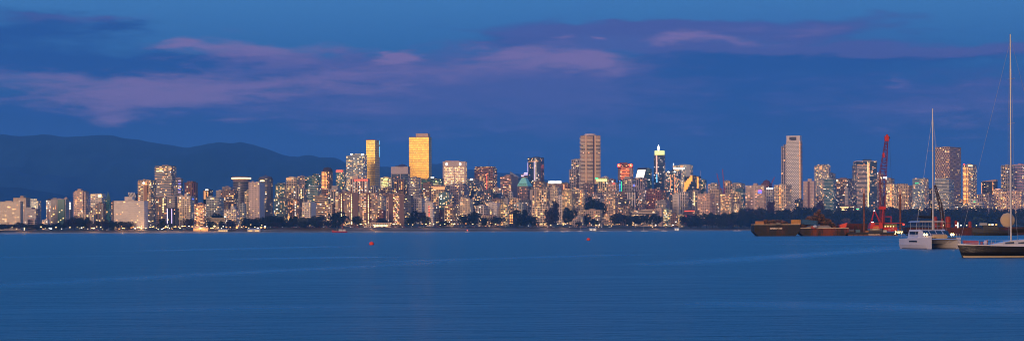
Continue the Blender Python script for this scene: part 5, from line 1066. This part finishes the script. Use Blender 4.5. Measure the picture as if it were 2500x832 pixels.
put_box('louvre', 'dm', DARKM, hs, (.2, -3.55, cz(546.5)), (2.0, .2, 1.0)); writing('FRPD', 1.25, plain('yellow_letter_paint', (.8, .42, .05), .5), hs, (-.3, -3.75, 2.25))
put_box('work_light', 'winw', G['w'], crn, (-2.2, -3.4, cz(542)), (1.0, .4, .4)); put_box('work_light', 'winw', G['w'], crn, (-.8, -1, cz(514)), (.5, .5, .5))
tipx = at(2167, 560, DB).x - X0; ft = at(2155, 560, DB).x - X0
mb = MB(); lattice(mb, (ft, 0, 3), (at(2158, 560, DB).x - X0, 0, cz(420)), 2.0, 3.4, 14, .13); lattice(mb, (at(2158, 560, DB).x - X0, 0, cz(420)), (tipx, 0, cz(343)), 3.4, 1.5, 10, .13); mb.build('boom', [plain('boom_dark_red', (.2, .012, .02), .5)], crn)
hd = MB().box((tipx, 0, cz(338)), (2.2, 1.6, 2.8)).box((tipx + .2, 0, cz(331.5)), (.9, 1.0, 1.6)).build('boom_head', [CRED], crn); MB().tube((tipx + 1.1, -.3, cz(336)), (tipx + 1.1, .3, cz(336)), .7, .7, 14).build('sheave', [DARKM], hd)
put_box('boom_panel', 'crp', CRED, crn, (at(2158.5, 560, DB).x - X0, -1.2, cz(379)), (1.1, .2, 2.6))
put_box('boom_light', 'winw', G['w'], crn, (at(2159, 560, DB).x - X0, -2, cz(433)), (.5, .3, .9)); put_box('boom_light', 'winw', G['w'], crn, (at(2164, 560, DB).x - X0, -2, cz(433)), (.5, .3, .9))
mb = MB()
for sy in (-2, 2): mb.tube((-2.4, sy, cz(544)), (-.6, 0, cz(512)), .16).tube((2.6, sy, cz(544)), (-.6, 0, cz(512)), .16).tube((3.2, sy, 3), (4.2, sy * .6, cz(505)), .22)
mb.box((3.6, 0, cz(507)), (3.6, 3, 1.6)).build('gantry', [CRED], crn)
mb = MB(); mb.tube((-.6, 0, cz(512)), (tipx, 0, cz(335)), .05, .05, 4).tube((4, 0, cz(505)), (tipx, .3, cz(335)), .05, .05, 4).tube((tipx + 1.5, 0, cz(334)), (at(2183, 560, DB).x - X0, 0, cz(545)), .04, .04, 4).build('cable', [DARKM], crn)
# goal-post frame and deck house right of the crane
fr = thing('deck_gantry', (at(2166, 560, DB + 6).x, DB + 6, zd), 'red goal post shaped frame on the deck right of the crane house', 'frame')
fz = at(2166, 528.5, DB + 6).z - zd
MB().box((-2.1, 0, fz/2), (.35, .5, fz)).build('post', [CRED], fr); MB().box((2.1, 0, fz/2), (.35, .5, fz)).build('post', [CRED], fr); MB().box((0, 0, fz), (4.6, .6, .4)).build('beam', [CRED], fr)
dh = thing('deck_house', (at(2172, 560, DB + 3).x, DB + 3, zd), 'red and white cluttered deck house between crane and catamaran', 'deck house')
MB().box((0, 0, 1.6), (7.5, 4, 2.2)).build('wall', [CRED], dh); MB().box((0, 0, 3.6), (7, 3.6, 1.6)).build('upper_wall', [plain('olive_tarpaulin', (.25, .18, .05), .8)], dh); MB().box((1.5, 0, 4.9), (11, 3, .3)).build('roof', [CRED], dh)
for k in range(4): put_box('window', 'winy', G['y'], dh, (-2.8 + k * 1.5, -2.1, 3.1), (.5, .1, .4))
for k in range(3): put_box('pipe_stack', 'white', WHITEP, dh, (-2.5 + k * 1.9, -2.3, .9 + .5 * k), (1.3, .5, .35))
nb = thing('lit_name_board', (at(2194, 560, DB - 14).x, DB - 14.5, .9), 'glowing yellow name lettering low on the deck left of the catamaran', 'sign')
MB().box((0, .3, .9), (5.6, .2, 1.5)).build('board', [DARKM], nb); writing('Jerry', 2.1, G['y'], nb, (0, .15, .45), bold=.06)
for sx in (-2.2, 2.2): MB().tube((sx, .4, -1.2), (sx, .4, .5), .15).build('leg', [DARKM], nb)
fl = thing('red_lamp_post', (at(2206, 560, DB + 4).x, DB + 4, zd), 'short post with a glowing red lamp left above the catamaran', 'lamp'); MB().tube((0, 0, 0), (0, 0, at(2206, 549, DB).z - zd), .12).build('post', [DARKM], fl); MB().lathe([(.1, 0), (.5, .3), (.5, .8), (.1, 1.1)], (0, 0, at(2206, 550, DB).z - zd), 10).build('lamp', [G['r']], fl)
BR = rusty('spud_rust', (.12, .05, .035), (.22, .06, .03), .7, .3)
for px, yt, yb, lab in [(2109.5, 460, 567, 'tall rusty steel spud pole left of the red crane'), (2198, 462, 562, 'tall rusty steel spud pole left of the catamaran mast')]:
    D = DB + 3; s_ = thing('spud_pole', (at(px, 560, D).x, D, zd - 1), lab, 'pole'); h = at(px, yt, D).z - zd + 1
    MB().tube((0, 0, 0), (0, 0, h), .52, .48, 12).build('shaft', [BR], s_); MB().lathe([(.5, h - .02), (.62, h + .1), (.62, h - 2.6), (.5, h - 2.7)][::-1], n=12).build('cap', [plain('pale_pink_paint', (.6, .36, .32), .6)], s_)
    for z in (h * .35, h * .62): MB().lathe([(.53, z), (.75, z + .1), (.75, z + .5), (.53, z + .6)], n=12).build('collar', [BR], s_)
# sheet pile barge on the right with red tanks
r5, L5, z5 = barge(2215, 2530, 555.5, DREDH, 'long dark red barge with ribbed sides behind the two yachts', DB + 20, 14, 40)
DK = plain('dark_boom_steel', (.05, .025, .02), .7)
c2 = thing('lattice_crane', (at(2300, 560, DB + 26).x, DB + 26, z5), 'dark leaning crane boom behind the catamaran', 'crane')
def rel(px, py): q = at(px, py, DB + 26); return (q.x - c2.location.x, 0, q.z - z5)
mb = MB(); lattice(mb, rel(2303, 548), rel(2296, 500), 1.2, 1.6, 6, .2); lattice(mb, rel(2296, 500), rel(2282.5, 452), 1.6, .8, 9, .2); mb.build('boom', [DK], c2); MB().box((0, 0, 1.4), (6, 4, 2.8)).build('cab', [DK], c2)
mb = MB().tube(rel(2282.5, 452), rel(2312, 545), .05, .05, 4).build('cable', [DARKM], c2)
TK = plain('oxide_red_tank', (.3, .02, .01), .55)
for px, yt, w, lab in [(2282, 528, 13, 'square topped red tank left one above the catamaran cabin'), (2300, 534, 10, 'short red cone shaped buoy right of the square topped tank'), (2314.5, 528, 13, 'tallest rounded red tank right of the catamaran mast'), (2334, 538, 7, 'small red tank beside the white post'), (2368, 540, 8, 'small dark red tank further right of the white post')]:
    D = DB + 24; k = thing('steel_tank', (at(px, 560, D).x, D, z5), lab, 'tank'); h = at(px, yt, D).z - z5; rr = w / 2 * D / F
    prof = [(rr, 0), (rr, h * .85), (rr * .75, h), (.05, h + .01)] if 'cone' not in lab else [(rr, 0), (rr * .9, h * .4), (rr * .3, h), (.05, h + .01)]
    MB().lathe(prof, n=18).build('shell', [TK], k); MB().lathe([(rr * 1.03, h * .4), (rr * 1.03, h * .44)], n=18).build('band', [DARKM], k)
wp = thing('marker_post', (at(2338.5, 560, DB + 18).x, DB + 18, z5), 'short glowing white marker post on the ribbed barge', 'post'); MB().tube((0, 0, 0), (0, 0, 3.0), .3, .3, 8).build('post', [G['p']], wp)
for px, k in [(2334, 'w'), (2346, 'w'), (2360, 'y'), (2303, 'y'), (2384, 'y')]:
    q = thing('deck_lamp', (at(px, 560, DB + 17).x, DB + 17, z5), 'small lamp on the deck of the ribbed barge', 'lamp', 0, 'deck lamps of the ribbed barge'); MB().tube((0, 0, 0), (0, 0, 1.1), .06).build('post', [DARKM], q); put_box('lamp', 'win' + k, G[k], q, (0, 0, 1.3), (.45, .45, .4))
tg = thing('tugboat', (at(2430, 560, DB - 20).x, DB - 20, 0), 'black low tugboat with orange and white lamps behind the dark yacht', 'tugboat', PI)
MB().loft(hull_secs(22, 6, 2.8, 1, 1.6)).build('hull', [plain('black_hull_paint', (.01, .01, .012), .6)], tg); MB().box((3, 0, 4.2), (9, 4, 2.6), taper=.8).build('wheelhouse', [plain('dark_house_paint', (.03, .03, .035), .6)], tg)
MB().box((6.5, 0, 6), (4, 3, 1.3), taper=.9).build('pilot_cabin', [plain('pale_house_paint', (.3, .3, .33), .6)], tg)
for x_, k in ((1.0, 'w'), (2.6, 'y'), (-1.0, 'o')): put_box('deck_light', 'win' + k, G[k], tg, (x_, -2.1, 5.7), (.8, .4, .7))

# ------------------------------------------------------------------ catamaran
D = 400; ct = thing('sailing_catamaran', (at(2272, 560, D).x, D, 0), 'white sailing catamaran at anchor with bows towards the viewer', 'catamaran', -PI/2 + R(16) + .0)
# local +x is the bow
def cat_hull(y):
    secs = []; L = 12.6
    for i in range(13):
        f = i / 12; x = L * (f - .5); w = .85 * (math.sin(min(1, f / .35) * PI/2) * .35 + .65 if f < .35 else max(.05, (1 - ((f - .35) / .65) ** 2.4)))
        z1 = 1.95 + .25 * f; secs.append([(x, y - w, z1), (x, y - w * .95, .8), (x, y - w * .55, -.05), (x, y, -.5), (x, y + w * .55, -.05), (x, y + w * .95, .8), (x, y + w, z1)])
    return MB().loft(secs)
for y in (-3.1, 3.1):
    hl = cat_hull(y).build('hull', [WHITEP], ct); put_box('boot_stripe', 'nav', NAVY, hl, (0, y, .06), (9.6, 1.3, .12)); put_box('hull_window', 'win_', WIN, hl, (.2, y + (.83 if y > 0 else -.83), 1.45), (3.2, .06, .28))
MB().loft([[(x, -3.1, z), (x, 3.1, z), (x, 3.1, 2.0), (x, -3.1, 2.0)] for x, z in ((-5.6, 1.0), (1.6, 1.0), (2.8, 1.7))]).build('bridge_deck', [WHITEP], ct)
MB().loft([[(5.2, -2.9, 1.95), (5.5, -2.9, 1.8), (5.2, -2.9, 1.7)], [(5.2, 2.9, 1.95), (5.5, 2.9, 1.8), (5.2, 2.9, 1.7)]]).build('crossbeam', [ALU], ct)
cab = MB().loft([[(x, -w, 2.0), (x, w, 2.0), (x, w * .86, z), (x, -w * .86, z)] for x, w, z in ((-3.8, 3.1, 3.7), (.6, 3.2, 3.75), (2.4, 2.6, 3.0), (3.2, 2.0, 2.15))]).build('cabin', [WHITEP], ct)
for k in range(4): MB().box((2.35, -2.1 + k * 1.4, 3.0), (1.35, 1.15, .08), tiltx=.75).build('windscreen_pane', [WIN], cab)
for s_ in (-1, 1): put_box('side_window', 'win_', WIN, cab, (-1.2, s_ * 3.02, 3.05), (3.2, .2, .55))
put_box('bench_seat', 'beige', BEIGE, ct, (3.6, 0, 2.35), (1.0, 2.8, .7)); put_box('seat_cover', 'nav2', plain('blue_grey_canvas', (.2, .2, .32), .8), ct, (3.2, 0, 2.75), (.8, 2.8, .25))
hd_ = MB()
for y in (-2.6, -1.3, 0, 1.3, 2.6):
    for x in (-3.4, .2): hd_.tube((x, y, 3.7), (x, y, 5.2), .05, .05, 6)
for x in (-3.4, .2): hd_.tube((x, -2.6, 4.4), (x, 2.6, 4.4), .04, .04, 6)
hd_.build('flybridge_rail', [STEEL], ct); MB().loft([[(x, -2.9, 5.2), (x, 2.9, 5.2), (x, 2.5, 5.38), (x, -2.5, 5.38)] for x in (-3.8, .6)]).build('bimini_top', [WHITEP], ct)
mz = at(2262, 266, D).z
MB().tube((1.0, 0, 3.7), (1.0, 0, mz), .17, .1, 10).build('mast', [ALU], ct); mb = MB()
for z in (mz * .42, mz * .7): mb.tube((1.0, -1.1, z), (1.0, 1.1, z), .045, .045, 5)
mb.build('spreader', [ALU], ct); mb = MB()
for y in (-3.5, 3.5): mb.tube((.2, y, 2.1), (1.0, 0, mz * .95), .02, .02, 4)
mb.tube((5.3, 0, 1.9), (1.0, 0, mz * .96), .016, .016, 4).build('rigging', [STEEL], ct)
MB().tube((.8, 0, 6.1), (-5.4, .4, 6.3), .34, .24, 10).build('boom_sail_cover', [CANV], ct); MB().tube((.75, 0, 6.0), (.85, 0, 8.8), .32, .2, 10).build('mast_sail_bag', [CANV], ct)
mb = MB()
for s_ in (-1, 1):
    pr = None
    for i in range(6):
        x = -5 + i * 2.1; y = s_ * (3.1 + .7 * (1 if i < 5 else .3)); mb.tube((x, y, 2.1), (x, y, 2.9), .025, .025, 5)
        if pr: mb.tube(pr, (x, y, 2.9), .02, .02, 4); mb.tube((pr[0], pr[1], 2.5), (x, y, 2.5), .015, .015, 4)
        pr = (x, y, 2.9)
mb.build('guard_rail', [STEEL], ct)
for x, y in ((3.2, -3.0), (3.2, -2.5), (2.8, 3.0), (2.8, 3.4)): MB().lathe([(.04, -.26), (.2, -.12), (.22, .1), (.05, .28)], (x, y, 2.75), 10).build('deck_light', [G['y']], ct)
for y in (-2.3, 2.3): MB().loft([[(x, y - .9, 2.05), (x, y + .9, 2.05), (x, y + .8, 2.12), (x, y - .8, 2.12)] for x in (3.3, 5.1)]).build('trampoline', [CANV], ct)

# ------------------------------------------------------------------ dark yacht
D = 278; sy = thing('sailing_yacht', (at(2475, 560, D).x, D, 0), 'navy hulled sailing yacht with a white deck at the right edge', 'yacht', PI + R(6))
L = 14.2
secs = []
for i in range(17):
    f = i / 16; x = L * (f - .5); w = 2.05 * (.72 + .28 * math.sin(min(1, f / .4) * PI/2) if f < .4 else max(.02, math.cos((f - .4) / .6 * PI/2) ** .7)); z1 = 1.42 + .3 * f * f
    xr = x + .75 * f ** 5; secs.append([(xr, -w, z1), (x + .4 * f ** 5, -w * .96, .75), (x, -w * .8, .12), (x, -w * .4, -.3), (x, 0, -.5), (x, w * .4, -.3), (x, w * .8, .12), (x + .4 * f ** 5, w * .96, .75), (xr, w, z1)])
hu = MB().loft(secs).build('hull', [NAVY], sy, smooth=False)
st = MB()
def ring(s_, k): return s_[k]
for a, b_ in zip(secs, secs[1:]):
    for k0, k1, sg in ((1, 2, -1), (7, 6, 1)):
        def pt(s_, t_): p0 = Vector(s_[k0]); p1 = Vector(s_[k1]); q = p0.lerp(p1, t_); return Vector((q.x + (.0), q.y + sg * .02, q.z))
        q4 = [pt(a, .86), pt(b_, .86), pt(b_, 1.12), pt(a, 1.12)]; st.add(q4, [(0, 1, 2, 3)])
st.build('boot_stripe', [CREAM], hu)
MB().loft([[(s_[0][0], s_[0][1] * .985, s_[0][2]), (s_[-1][0], s_[-1][1] * .985, s_[-1][2]), (s_[-1][0], s_[-1][1] * .93, s_[-1][2] + .14), (s_[0][0], s_[0][1] * .93, s_[0][2] + .14)] for s_ in secs]).build('deck', [WHITEP], sy)
cb_ = MB().loft([[(x, -w, 1.6), (x, w, 1.6), (x, w * .82, z), (x, -w * .82, z)] for x, w, z in ((-5.2, 1.25, 2.2), (-1.8, 1.35, 2.45), (.2, 1.3, 2.35), (2.2, 1.05, 2.0), (3.6, .6, 1.68))]).build('coachroof', [WHITEP], sy)
for s_ in (-1, 1):
    for x in (-3.2, -1.4, .4): MB().loft([[(x, s_ * 1.22, 1.85), (x, s_ * 1.28, 1.85), (x, s_ * 1.24, 2.1), (x, s_ * 1.18, 2.12)], [(x + 1.2, s_ * 1.16, 1.85), (x + 1.2, s_ * 1.24, 1.85), (x + 1.2, s_ * 1.18, 2.05), (x + 1.2, s_ * 1.1, 2.07)]]).build('cabin_window', [WIN], cb_)
mzt = at(2473, 84, D).z; mx = 0.4
MB().tube((mx, 0, 2.2), (mx, 0, mzt), .14, .09, 10).build('mast', [ALU], sy); mb = MB()
for z in (mzt * .36, mzt * .6, mzt * .8): mb.tube((mx, -1.1, z), (mx - .2, 1.1, z), .04, .04, 5)
mb.build('spreader', [ALU], sy); mb = MB()
for y in (-1.9, 1.9): mb.tube((mx - .3, y, 1.6), (mx, y * .55, mzt * .36), .018, None, 4).tube((mx, y * .55, mzt * .36), (mx, y * .5, mzt * .6), .018, None, 4).tube((mx, y * .5, mzt * .6), (mx, 0, mzt * .97), .018, None, 4)
mb.tube((7.6, 0, 1.8), (mx, 0, mzt * .97), .016, None, 4).tube((-6.9, 0, 1.6), (mx, 0, mzt * .99), .018, None, 4).build('rigging', [STEEL], sy)
MB().tube((mx - .1, 0, 3.6), (mx - 5.6, 0, 3.7), .28, .2, 10).build('boom_sail_cover', [CANV], sy)
MB().lathe([(.05, -1.0), (.6, -.85), (.95, -.4), (1.05, 0), (.95, .4), (.6, .85), (.05, 1.0)], (0, 0, 0), 22, sy=.45).build('canvas_cover', [BEIGE], sy, smooth=True).location = (mx + .15, -.9, at(2466, 537, D).z)
MB().loft([[(x, -1.3, 2.3), (x, 1.3, 2.3), (x, 1.0, z), (x, -1.0, z)] for x, z in ((-4.2, 3.2), (-2.8, 3.3), (-2.0, 2.6))]).build('spray_hood', [CANV], sy)
mb = MB(); pr = {}
for i in range(9):
    x = -6 + i * 1.6; fx = (x / L + .5); w = 1.9 * (1 if fx < .5 else max(.1, math.cos((fx - .4) / .6 * PI/2) ** .7))
    for s_ in (-1, 1):
        mb.tube((x, s_ * w, 1.55), (x, s_ * w, 2.35), .022, None, 5)
        if s_ in pr: mb.tube(pr[s_], (x, s_ * w, 2.33), .014, None, 4); mb.tube((pr[s_][0], pr[s_][1], 1.98), (x, s_ * w, 1.98), .014, None, 4)
        pr[s_] = (x, s_ * w, 2.33)
mb.tube((6.8, -.9, 2.33), (7.9, 0, 2.45), .03, None, 6).tube((6.8, .9, 2.33), (7.9, 0, 2.45), .03, None, 6).tube((7.6, 0, 1.8), (7.9, 0, 2.45), .03, None, 6).build('guard_rail', [STEEL], sy)
MB().tube((5.0, -.1, 2.0), (7.1, .1, 2.15), .3, .22, 10).build('folded_foresail', [plain('rose_sail_bag', (.4, .1, .14), .8)], sy)
MB().lathe([(.05, 0), (.22, .1), (.22, .6), (.05, .7)], (3.4, -1.2, 1.7), 10).build('fender', [plain('orange_fender', (.5, .16, .05), .6)], sy)

for k, (x_, y_, r_c, c_, nm_) in enumerate([(4.2, -.9, .2, (.35, .08, .1), 'sail_bag'), (3.9, -.2, .26, (.55, .5, .6), 'sail_bag'), (2.9, -.9, .16, (.1, .15, .35), 'rope_coil'), (5.6, -.5, .2, (.4, .12, .2), 'sail_bag'), (2.4, -1.3, .15, (.5, .2, .08), 'life_ring'), (-1.0, -1.7, .14, (.6, .3, .1), 'life_ring')]):
    MB().lathe([(r_c * .3, 0), (r_c, r_c * .5), (r_c * 1.05, r_c * 1.6), (r_c * .5, r_c * 2.2)], (x_, y_, 1.72), 12).build(nm_, [plain(nm_ + str(k) + '_cloth', c_, .8)], sy)
for k in range(4): MB().loft([[(x, -.5 + .0, 1.75), (x, .5, 1.75), (x, .45, 1.75 + h_), (x, -.45, 1.75 + h_)] for x, h_ in ((-6.6 + k * .4, .3), (-6.4 + k * .4, .36))]).build('cockpit_slat', [CREAM], sy)
MB().tube((-1.2, -1.25, 2.45), (-1.2, 1.25, 2.45), .05).tube((-2.6, -1.2, 2.5), (-2.6, 1.2, 2.5), .05).build('handrail', [STEEL], sy)
# ------------------------------------------------------------------ haze, world, light, camera
HAZE_DENSITY, HAZE_COL = 5e-5, (.16, .5, 1.0)
m = bpy.data.materials.new('evening_air'); m.use_nodes = True; nt = m.node_tree; nt.nodes.clear()
out = nt.nodes.new('ShaderNodeOutputMaterial'); pv = nt.nodes.new('ShaderNodeVolumePrincipled'); pv.inputs['Color'].default_value = (*HAZE_COL, 1); pv.inputs['Density'].default_value = HAZE_DENSITY; pv.inputs['Anisotropy'].default_value = 0.0
nt.links.new(pv.outputs[0], out.inputs['Volume'])
hz = MB().box((0, 6500, 382), (36000, 24000, 776)).build('haze', [m]); tag(hz, kind='stuff')

SUN_AZ, SUN_EL = R(21), R(7)      # behind the viewer, to the left
w = bpy.data.worlds.new('World'); scene.world = w; w.use_nodes = True; nt = w.node_tree; nt.nodes.clear(); t = NT(nt)
wo = t.n('ShaderNodeOutputWorld'); bg = t.n('ShaderNodeBackground'); nt.links.new(bg.outputs[0], wo.inputs[0])
sk = t.n('ShaderNodeTexSky', sky_type='NISHITA'); sk.sun_disc = False; sk.sun_elevation = R(2); sk.sun_rotation = PI + SUN_AZ; sk.altitude = 10; sk.dust_density = 1.5
gen = t.n('ShaderNodeTexCoord').outputs['Generated']; X, Y, Z = t.sep(gen)
az = t.m('ARCTAN2', X, Y); el = t.m('ARCSINE', Z, cl=False)
# coordinates in the sky: degrees-like units, 1 unit = 0.1 rad
U = t.m('MULTIPLY', az, 10.0); V = t.m('MULTIPLY', el, 10.0)
n1 = t.noise(t.comb(t.m('MULTIPLY', U, 1.1), t.m('MULTIPLY', V, 4.5), 2.0), 1.0, 6, .6, .4)
n2 = t.noise(t.comb(t.m('MULTIPLY', U, 1.3), t.m('MULTIPLY', V, 5.0), 9.0), 1.0, 5, .55, .2)
n3 = t.noise(t.comb(t.m('MULTIPLY', U, 5.0), t.m('MULTIPLY', V, 14.0), 5.0), 1.0, 6, .62, .5)
Uw = t.m('ADD', U, t.m('MULTIPLY', t.m('SUBTRACT', n1, .5), 0.8)); Vw = t.m('ADD', V, t.m('MULTIPLY', t.m('SUBTRACT', n2, .5), .26))
grad = t.n('ShaderNodeValToRGB'); t.put(grad.inputs[0], t.m('DIVIDE', V, 10.0, cl=True)); e = grad.color_ramp.elements
SKYK = [(0.0, (.022, .092, .31)), (.024, (.018, .082, .29)), (.054, (.014, .078, .285)), (.084, (.030, .14, .39)), (.112, (.055, .21, .50)), (.2, (.05, .27, .66)), (1.0, (.09, .42, 1.25))]
e[0].position, e[0].color = SKYK[0][0], (*SKYK[0][1], 1); e[1].position, e[1].color = SKYK[-1][0], (*SKYK[-1][1], 1)
for p_, c in SKYK[1:-1]: q = e.new(p_); q.color = (*c, 1)
def blobs(lst):
    acc = None
    for px, py, rx, ry, a in lst:
        u0 = (px - 1250) / 500; v0 = (564.25 - ROLL * px - py) / 500; rx /= 500; ry /= 500
        du = t.m('DIVIDE', t.m('SUBTRACT', Uw, u0), rx); dv = t.m('DIVIDE', t.m('SUBTRACT', Vw, v0), ry)
        g_ = t.m('MULTIPLY', t.m('EXPONENT', t.m('MULTIPLY', t.m('ADD', t.m('MULTIPLY', du, du), t.m('MULTIPLY', dv, dv)), -1.0)), a)
        acc = g_ if acc is None else t.m('ADD', acc, g_)
    return acc
dark = blobs([(60, 85, 260, 42, 1.0), (130, 160, 420, 30, 1.0), (310, 76, 70, 14, .6), (620, 165, 330, 26, .8), (1150, 215, 900, 60, .8), (1700, 80, 480, 26, 1.1), (1330, 108, 150, 16, .7), (1900, 145, 420, 34, .9), (2300, 130, 200, 16, .8), (500, 272, 500, 18, .8), (1500, 300, 1400, 70, .45), (2000, 220, 600, 60, .6)])
pink = blobs([(450, 112, 120, 14, .8), (640, 128, 190, 26, .75), (330, 195, 420, 18, .65), (310, 238, 260, 34, 1.0), (275, 292, 70, 20, .8), (650, 225, 360, 50, .5), (590, 315, 80, 12, .4), (905, 132, 26, 8, 1.3), (955, 140, 45, 12, 1.3), (1030, 180, 340, 44, .5), (1240, 128, 110, 12, .7), (1330, 148, 180, 20, .8), (1450, 155, 110, 24, .75), (1420, 105, 45, 8, .8), (1508, 111, 18, 7, 1.0), (1680, 106, 70, 14, .95), (1800, 112, 90, 14, .8), (2330, 124, 130, 16, .35), (2216, 197, 36, 6, .35), (2420, 270, 300, 70, .3), (1100, 330, 700, 60, .12), (1950, 80, 200, 14, .35)])
n4 = t.noise(t.comb(t.m('MULTIPLY', U, 3.0), t.m('MULTIPLY', V, 20.0), 11.0), 1.0, 7, .62, .7)
tex = t.m('ADD', t.m('MULTIPLY', t.m('SUBTRACT', n3, .5), 1.1), t.m('MULTIPLY', t.m('SUBTRACT', n4, .5), 2.0))
lil = blobs([(1700, 78, 440, 26, 1.4), (1500, 92, 220, 16, .8), (2290, 124, 220, 18, 1.3), (1950, 128, 260, 14, .6), (1200, 195, 460, 56, 1.1), (760, 150, 260, 26, .7), (1330, 128, 300, 20, .7), (2350, 250, 360, 70, .8), (640, 270, 420, 60, .45), (1300, 290, 600, 70, .55), (1750, 120, 260, 24, .7), (150, 60, 300, 16, .6)])
dk = t.m('MULTIPLY', t.ss(t.m('ADD', dark, t.m('MULTIPLY', tex, .55)), .15, .95), .9, cl=True)
ll = t.m('MULTIPLY', t.ss(t.m('ADD', lil, t.m('MULTIPLY', tex, .5)), .2, .95), .8, cl=True)
pk = t.m('MULTIPLY', t.ss(t.m('ADD', pink, t.m('MULTIPLY', tex, .6)), .15, 1.15), .85, cl=True)
c1 = t.mix(dk, grad.outputs[0], (.014, .080, .31)); c1 = t.mix(ll, c1, (.085, .11, .36)); c1 = t.mix(pk, c1, (.25, .175, .40))
# thin general cloud veil so that the sky is never flat
veil = t.m('MULTIPLY', t.ss(n1, .5, .8), .25); c1 = t.mix(veil, c1, (.05, .12, .42))
# the sunset side, behind the viewer: physical sky plus the afterglow band above the horizon
back = t.ss(t.m('MULTIPLY', Y, -1.0), -.1, .5)
nish = t.mix(1.0, sk.outputs[0], (.035, .035, .035), 'MULTIPLY', False)
gd = t.m('SUBTRACT', t.m('ARCTAN2', t.m('MULTIPLY', X, -1.0), t.m('MULTIPLY', Y, -1.0)), SUN_AZ)
ga_ = t.m('EXPONENT', t.m('MULTIPLY', t.m('MULTIPLY', t.m('DIVIDE', gd, 1.25), t.m('DIVIDE', gd, 1.25)), -1.0))
ge_ = t.m('EXPONENT', t.m('MULTIPLY', t.m('MULTIPLY', t.m('DIVIDE', el, .5), t.m('DIVIDE', el, .5)), -1.0))
glw = t.m('MULTIPLY', t.m('MULTIPLY', ga_, ge_), back)
c2 = t.mix(back, c1, nish)
c3 = t.mix(1.0, c2, t.mix(1.0, (1.2, .76, .42, 1), t.comb(glw, glw, glw), 'MULTIPLY', False), 'ADD', False)
t.put(bg.inputs[0], c3); bg.inputs[1].default_value = 1.0
w.cycles.sampling_method = 'MANUAL'; w.cycles.sample_map_resolution = 1024

sun = bpy.data.lights.new('sun', 'SUN'); sun.energy = 2.35; sun.angle = R(18); sun.color = (1, .67, .46)
so = bpy.data.objects.new('sun', sun); link(so)
dirv = Vector((-math.sin(SUN_AZ) * math.cos(SUN_EL), -math.cos(SUN_AZ) * math.cos(SUN_EL), math.sin(SUN_EL)))
so.rotation_euler = dirv.to_track_quat('Z', 'Y').to_euler()

cam = bpy.data.cameras.new('camera'); co = bpy.data.objects.new('camera', cam); link(co)
cam.sensor_fit = 'HORIZONTAL'; cam.sensor_width = 36; cam.lens = F / 2500 * 36; cam.clip_start = 1; cam.clip_end = 60000
cam.shift_y = (560 - 416) / 2500
co.matrix_world = Matrix(((math.cos(ROLL), math.sin(ROLL), 0, 0), (0, 0, -1, 0), (-math.sin(ROLL), math.cos(ROLL), 0, EYE), (0, 0, 0, 1)))
scene.camera = co
scene.view_settings.view_transform = 'Standard'; scene.view_settings.look = 'None'; scene.view_settings.exposure = 0; scene.view_settings.gamma = 1
scene.cycles.filter_width = 1.0; scene.cycles.use_denoising = True; scene.cycles.max_bounces = 4; scene.cycles.diffuse_bounces = 2; scene.cycles.glossy_bounces = 2; scene.cycles.volume_bounces = 0; scene.cycles.sample_clamp_indirect = 3
